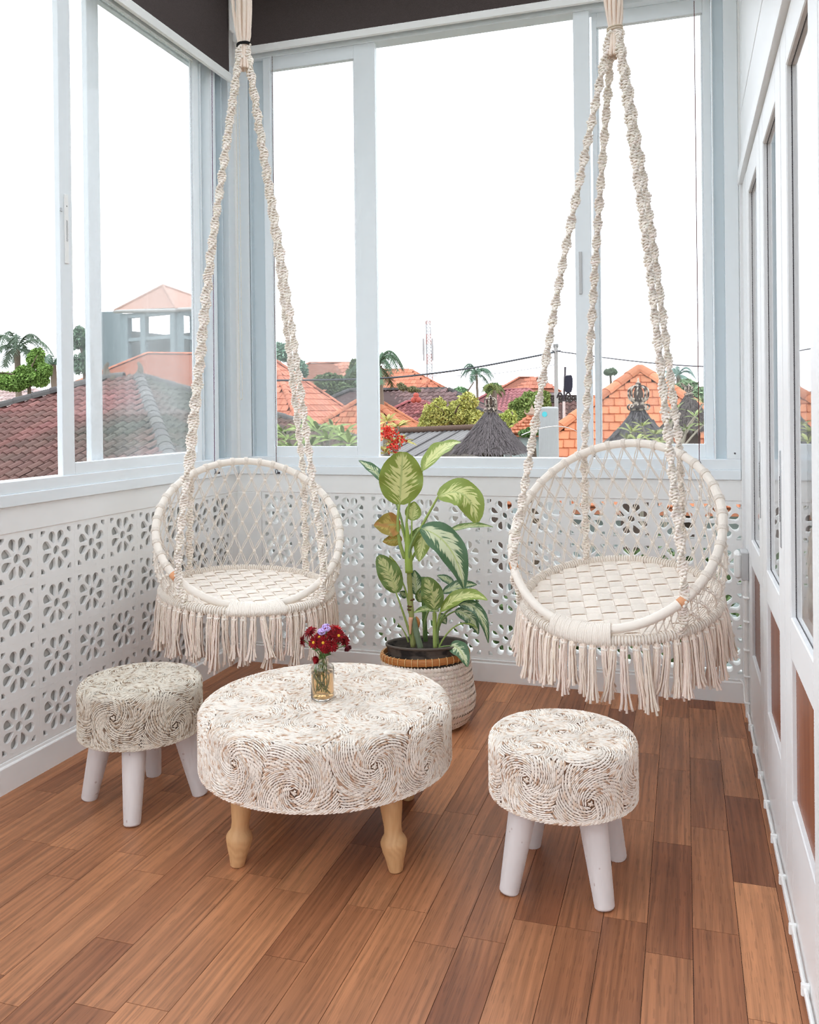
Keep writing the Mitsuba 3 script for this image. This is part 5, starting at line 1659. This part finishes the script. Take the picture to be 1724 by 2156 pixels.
wire('thick overhead wire sagging from the window post up to the utility pole', [(-7.109, 13.990, 2.075), (-5.990, 14.754, 2.087), (-5.000, 15.688, 2.131), (-4.138, 17.525, 2.299), (-3.192, 18.864, 2.512), (-2.230, 19.895, 2.752), (-1.323, 21.014, 3.010)], 0.022, (84, 86, 90))
wire('overhead wire running right from the utility pole across the right pane', [(-1.323, 21.014, 3.038), (0.143, 19.372, 2.721), (1.617, 17.733, 2.432), (2.896, 16.034, 2.238)], 0.014, (96, 96, 100))
wire('thin faint wire under the thick one, towards the palm', [(-4.630, 18.943, 2.311), (-3.466, 19.826, 2.331), (-2.248, 20.726, 2.490), (-1.339, 21.007, 2.634)], 0.007, (190, 190, 192))
wire('thin wire crossing in front of the big orange roof', [(0.617, 4.963, 1.049), (0.560, 7.458, 1.089), (0.461, 11.717, 0.871)], 0.006, (226, 222, 216))
ma = thing('lattice_mast', 'tall red and white lattice mast on the horizon', 'tower')
b0, t0 = np.array((-24.896, 86.997, 3.173)), np.array((-25.025, 86.993, 11.347))
Hm = t0[2] - b0[2]
leg_ = lambda k, f: b0 + np.array([math.cos(2 * PI * k / 3 + .4), math.sin(2 * PI * k / 3 + .4), 0]) * (0.42 * (1 - f) + 0.30 * f) + (t0 - b0) * f
ms, cs = [tube([[b0[0], b0[1], GZ], b0], 0.4, 6)], []
cs.append(np.tile(S(150, 146, 148), (len(ms[0].vertices), 1)))
NS = 22
for i in range(NS):
    f0, f1 = i / NS, (i + 1) / NS
    col_ = S(186, 146, 142) if (i // 3) % 2 else S(184, 182, 184)
    for k in range(3):
        for a_, b_, r_ in ((leg_(k, f0), leg_(k, f1), 0.036), (leg_(k, f0), leg_((k + 1) % 3, f1), 0.022), (leg_(k, f1), leg_((k + 1) % 3, f1), 0.022)):
            m = tube([a_, b_], r_, 4, cap=False); ms.append(m); cs.append(np.tile(col_, (len(m.vertices), 1)))
obj('lattice', vc(cat(ms), np.concatenate(cs), smooth=False), ma)
for f_ in (0.60, 0.70, 0.52):
    q = b0 + (t0 - b0) * f_
    obj('antenna', vc(cat([cbox(q + [dx - .06, -.1, -.5], q + [dx + .06, .1, .5], 0) for dx in (-0.55, 0.5)]), S(178, 172, 172), smooth=False), ma)

# ---- trees
LEAFV = np.array([[-.5, 0, 0], [0, -.24, .05], [0, .24, .05], [.5, 0, -.05]]); LEAFF = np.array([[0, 1, 2], [1, 3, 2]])


def foliage(g, blobs, n, size, col, spread=0.2, shell=0.55):
    P = []
    w = np.array([b[1][0] * b[1][1] * b[1][2] for b in blobs]) ** (2 / 3)
    cnt = (n * w / w.sum()).astype(int)
    for (c, r), k in zip(blobs, cnt):
        d = g.normal(size=(k, 3)); d /= np.linalg.norm(d, axis=1, keepdims=True)
        rad = g.uniform(shell, 1.0, (k, 1)) ** 0.6
        P.append(np.array(c) + d * rad * np.array(r) * (0.82 + 0.3 * meshkit.noise(d * 2.4 + np.array(c))[:, None]))
    P = np.concatenate(P); k = len(P)
    x = g.normal(size=(k, 3)); x /= np.linalg.norm(x, axis=1, keepdims=True)
    z = g.normal(size=(k, 3)) + [0, 0, 0.8]; z -= x * (x * z).sum(1)[:, None]; z /= np.linalg.norm(z, axis=1, keepdims=True)
    s = size * g.uniform(0.6, 1.3, (k, 1))
    return many(LEAFV, LEAFF, M34(x * s, np.cross(z, x) * s, z * s, P), jitter(np.asarray(col) * 0.80 + 0.035, k, spread, g))


def tree(label, blobs, n, size, col, seed, trunk=True, category='tree', name='tree', spread=0.22, shell=0.45, group=None):
    g = np.random.default_rng(seed)
    t = thing(name, label, category, group)
    bl = []
    for c, r in blobs:                                         # each blob broken into clumps
        c, r = np.array(c), np.array(r)
        for k in range(7):
            d = g.normal(size=3); d /= np.linalg.norm(d)
            bl.append((c + d * r * 0.55, r * g.uniform(0.38, 0.6)))
        bl.append((c, r * 0.6))
    m, c_ = foliage(g, bl, int(n * 2.6), size * 0.60, col, spread, shell)
    tag(obj('foliage', vc(m, c_, smooth=False), t), kind='stuff')
    c0 = np.mean([b[0] for b in blobs], 0)
    if trunk:
        ms = [tube(bez([[c0[0], c0[1], GZ], [c0[0] + .05, c0[1], (GZ + c0[2]) / 2], c0], 8), np.linspace(0.14, 0.05, 8), 7)]
        for b, r in blobs:
            for k in range(3):
                e = np.array(b) + g.normal(size=3) * np.array(r) * 0.5
                ms.append(tube(bez([c0 - [0, 0, np.array(r)[2] * .9], (c0 + e) / 2, e], 6), np.linspace(0.05, 0.012, 6), 5))
        obj('trunk', vc(cat(ms), S(106, 92, 78)), t)
    return t


def blob(p, rx, rz, d, ry=None):
    k = d / FOCAL
    return (p, (rx * k, (ry or rx) * k, rz * k))


tree('bright green bushy tree beyond the pale roof at the far left', [blob((-19.054, 18.674, 2.484), 42, 30, 28), blob((-18.306, 18.906, 2.554), 40, 28, 28), blob((-18.516, 19.367, 3.211), 22, 24, 28), blob((-17.811, 19.060, 2.814), 20, 20, 28)], 5200, 0.20, S(128, 164, 70), 41)
tree('sparse grey-green tree showing between the two left window posts', [blob((-15.932, 18.597, 3.623), 26, 32, 27), blob((-15.895, 18.606, 2.944), 28, 26, 27)], 1500, 0.22, S(112, 140, 112), 42, shell=0.3)
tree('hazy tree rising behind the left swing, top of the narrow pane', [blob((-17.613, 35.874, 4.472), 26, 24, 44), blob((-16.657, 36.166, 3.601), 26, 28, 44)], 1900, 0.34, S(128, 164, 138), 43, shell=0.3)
tree('dark green trees behind the orange hip roof in the narrow pane', [blob((-14.525, 34.727, 2.779), 40, 22, 42), blob((-13.968, 34.898, 2.374), 40, 22, 42), blob((-13.289, 35.111, 3.117), 24, 34, 42)], 3400, 0.32, S(104, 124, 76), 44)
tree('yellow-green shrub behind the corrugated roof', [blob((-3.494, 16.149, 1.257), 36, 34, 21), blob((-2.933, 16.323, 1.310), 40, 36, 21), blob((-2.656, 16.407, 1.013), 45, 26, 21), blob((-3.721, 16.078, 1.002), 28, 18, 21)], 5200, 0.15, S(196, 196, 104), 45, category='shrub', name='shrub')
tree('yellow-green shrub to the right of the thatched shrine', [blob((-0.700, 10.732, 1.137), 30, 26, 15), blob((-0.416, 10.296, 1.003), 28, 18, 15)], 2600, 0.12, S(176, 186, 88), 46, category='shrub', name='shrub')
tree('round green tree below the flat-ridged distant roof', [blob((-0.783, 13.324, 1.444), 42, 28, 17), blob((-0.843, 12.991, 1.202), 34, 26, 17), blob((-0.540, 13.399, 1.490), 26, 24, 17)], 5200, 0.12, S(132, 152, 70), 47)
tree('low green bush between the shrine roof and the white wire', [blob((-0.046, 9.468, 0.960), 30, 14, 13)], 1200, 0.10, S(108, 144, 74), 48, category='bush', name='bush')
tree('distant green tree on the horizon right of the brown roof', [blob((-8.432, 36.607, 2.241), 24, 11, 42)], 900, 0.26, S(122, 158, 108), 49)
tree('distant dark green tree beside the flat-ridged orange roof', [blob((-5.910, 33.200, 2.285), 20, 12, 38)], 900, 0.24, S(120, 146, 88), 50)
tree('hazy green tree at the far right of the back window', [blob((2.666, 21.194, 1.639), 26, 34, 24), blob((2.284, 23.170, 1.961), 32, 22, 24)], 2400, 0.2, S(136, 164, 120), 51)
tree('tiny distant tree left of the big orange roof ridge', [blob((-1.348, 40.893, 3.233), 14, 12, 44)], 500, 0.26, S(128, 148, 116), 52)
tree('small planting on top of the long brown roof', [blob((-8.195, 27.261, 2.251), 12, 10, 33), blob((-7.721, 27.407, 2.154), 16, 7, 33)], 700, 0.15, S(136, 134, 92), 53, trunk=False, category='bush', name='bush')
# greenery down behind the back grille
tree('green shrubs down behind the lower back grille', [blob((2.2, 2.1, -0.25), 380, 380, 3.0), blob((1.2, 2.3, -0.35), 380, 360, 3.0), blob((0.3, 2.5, -0.7), 380, 360, 3.0)], 3600, 0.14, S(92, 118, 58), 54, category='shrub', name='shrub', trunk=False)


def palm(label, crown, R, seed, col, n=15, trunk_r=0.11, name='palm_tree'):
    g = np.random.default_rng(seed)
    crown = np.array(crown)
    t = thing(name, label, 'palm tree', None)
    obj('trunk', vc(tube(bez([[crown[0] + 0.15, crown[1], GZ], [crown[0] + 0.1, crown[1], (GZ + crown[2]) / 2], crown], 12), np.linspace(trunk_r * 1.3, trunk_r, 12), 8), S(136, 122, 108)), t)
    for k in range(n):
        a = 2 * PI * k / n * 1.0 + g.uniform(-.25, .25)
        el = g.uniform(-0.35, 1.15)
        x = np.array([math.cos(a), math.sin(a), 0])
        L = R * g.uniform(0.85, 1.15)
        p1 = crown + x * L * 0.5 * math.cos(el * .7) + [0, 0, L * 0.55 * math.sin(el)]
        p2 = crown + x * L * (0.80 + 0.2 * math.cos(el)) + [0, 0, L * (0.45 * math.sin(el) - 0.45)]
        P = bez([crown, p1, p2], 13)
        ms = [tube(P, np.linspace(0.035, 0.01, 13), 4)]
        tt, A, B = frames(P)
        for i in range(2, 13):
            for sg in (-1, 1):
                sd = np.cross(tt[i], [0, 0, 1.0]); sd = unit(sd) * sg
                ll = L * 0.26 * math.sin(PI * (i + 1) / 15) + 0.05
                for f in (0.0, 0.5):
                    q = P[i] * (1 - f) + P[i - 1] * f
                    e = q + sd * ll * 0.75 + tt[i] * ll * 0.55 + [0, 0, -ll * g.uniform(0.2, 0.75)]
                    wv = tt[i] * 0.055 * R / 2
                    ms.append(trimesh.Trimesh(np.array([q - wv, q + wv, e]), np.array([[0, 1, 2]]), process=False))
        m = cat(ms)
        obj('frond', vc(m, jitter(np.asarray(col) * 0.55 + 0.02, 1, 0.16, g)[0], smooth=False), t)
    return t


palm('shaggy palm tree at the far left above the bright green tree', (-23.180, 23.686, 3.963), 1.25, 61, S(122, 142, 116), 17)
palm('smaller palm just left of the outer window post', (-21.806, 24.108, 3.321), 0.95, 62, S(116, 142, 118), 13)
palm('palm with drooping fronds right beside the thick window post', (-6.290, 19.478, 2.661), 0.92, 63, S(108, 138, 104), 15)
palm('lone coconut palm standing clear against the sky right of the mast', (-8.204, 39.822, 3.277), 0.98, 64, S(112, 146, 118), 14, 0.06)
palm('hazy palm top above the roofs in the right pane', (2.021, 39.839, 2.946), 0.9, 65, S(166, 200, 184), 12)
palm('low palm beside the flat-ridged orange roof', (-5.402, 31.263, 2.153), 0.55, 66, S(146, 160, 84), 11)


def frangipani(label, base, tips, leaf_l, colour, seed, red=None, nl=11, stem_col=S(150, 142, 128), name='frangipani'):
    """forking grey stems that end in rosettes of long leaves"""
    g = np.random.default_rng(seed)
    t = thing(name, label, 'shrub')
    base = np.array(base)
    sm, lm, lc, rm, rc_ = [tube([[base[0], base[1], GZ], base], leaf_l * 0.16, 6)], [], [], [], []
    for q in tips:
        q = np.array(q)
        fork = base * 0.45 + q * 0.55 + g.normal(0, 0.05, 3) - [0, 0, 0.08]
        sm.append(tube(bez([base, fork, q], 9), np.linspace(leaf_l * 0.12, leaf_l * 0.075, 9), 6))
        for k in range(nl):
            a = 2.4 * k + g.uniform(-.3, .3)
            el = g.uniform(-0.25, 0.9)
            d = np.array([math.cos(a) * math.cos(el), math.sin(a) * math.cos(el), math.sin(el)])
            L = leaf_l * g.uniform(0.7, 1.15)
            m, _ = leaf_mesh(q + d * 0.1 * L, q + d * L + [0, 0, -0.12 * L], L * 0.21, (0, 0, 0.07 * L), TC * 0.5 + UPZ, 0, k, fold=0.25)
            lm.append(m); lc.append(np.tile(jitter(np.asarray(colour) * 0.70 + 0.03, 1, 0.2, g), (len(m.vertices), 1)))
        if red is not None:
            for k in range(14):
                m = trimesh.creation.icosphere(1, leaf_l * 0.10); m.vertices = m.vertices * g.uniform(0.6, 1.2, 3) + q + g.normal(0, leaf_l * 0.20, 3)
                rm.append(m); rc_.append(np.tile(jitter(red, 1, 0.2, g), (len(m.vertices), 1)))
    obj('stems', vc(cat(sm), stem_col), t)
    tag(obj('leaves', vc(cat(lm), np.concatenate(lc)), t), kind='stuff')
    if rm:
        tag(obj('blossoms', vc(cat(rm), np.concatenate(rc_), smooth=False), t), kind='stuff')
    return t


frangipani('frangipani with long pale green leaves outside the narrow back pane', (-1.837, 5.145, 0.467), [(-2.263, 5.225, 0.995), (-1.992, 5.099, 1.072), (-1.801, 5.054, 1.112), (-1.605, 4.905, 1.006), (-1.478, 5.049, 1.040), (-1.335, 4.883, 0.954), (-1.745, 4.756, 0.931), (-2.039, 4.875, 0.898), (-1.750, 5.384, 1.104), (-2.418, 5.387, 1.077)], 0.25, S(158, 178, 104), 71, nl=13)
t = frangipani('flowering shrub with red blossoms beside the thick window post', (-0.695, 4.452, 0.595), [(-0.756, 4.540, 1.207), (-0.613, 4.479, 1.157), (-0.767, 4.431, 1.123), (-0.606, 4.271, 0.979), (-0.673, 4.250, 0.882), (-0.544, 4.395, 0.999)], 0.15, S(196, 184, 104), 72, nl=15)
g = np.random.default_rng(8)
for (q, k) in (((-0.643, 4.260, 1.093), 150), ((-0.535, 4.293, 1.028), 80), ((-0.569, 4.178, 0.949), 70)):
    pq = np.array(q) + g.normal(0, 1, (k, 3)) * [0.040, 0.032, 0.034]
    x = g.normal(size=(k, 3)); x /= np.linalg.norm(x, axis=1, keepdims=True)
    z = np.cross(x, g.normal(size=(k, 3))); z /= np.linalg.norm(z, axis=1, keepdims=True)
    sz = 0.030 * g.uniform(0.6, 1.3, (k, 1))
    m, cc = many(LEAFV * [1, 1.8, 1], LEAFF, M34(x * sz, np.cross(z, x) * sz, z * sz, pq), jitter(S(206, 62, 50), k, 0.25, g))
    tag(obj('blossom_cluster', vc(m, cc, smooth=False), t), kind='stuff')
frangipani('bare-stemmed frangipani in front of the right side of the big orange roof', (2.115, 3.750, 0.669), [(2.220, 3.890, 1.308), (2.370, 3.936, 1.239), (2.448, 4.170, 1.358), (2.299, 3.809, 1.127), (2.440, 3.852, 1.168), (2.157, 3.974, 1.188)], 0.115, S(150, 164, 104), 73, nl=8, stem_col=S(168, 158, 142))
frangipani('leafy frangipani with yellowing leaves in front of the dusty thatched roof', (1.940, 3.172, 0.714), [(1.863, 3.255, 1.123), (1.951, 3.178, 1.171), (2.048, 3.208, 1.104), (1.911, 3.060, 1.051), (2.028, 3.096, 1.030), (1.810, 3.343, 1.060), (2.089, 3.325, 1.041)], 0.115, S(172, 180, 112), 74, nl=9)
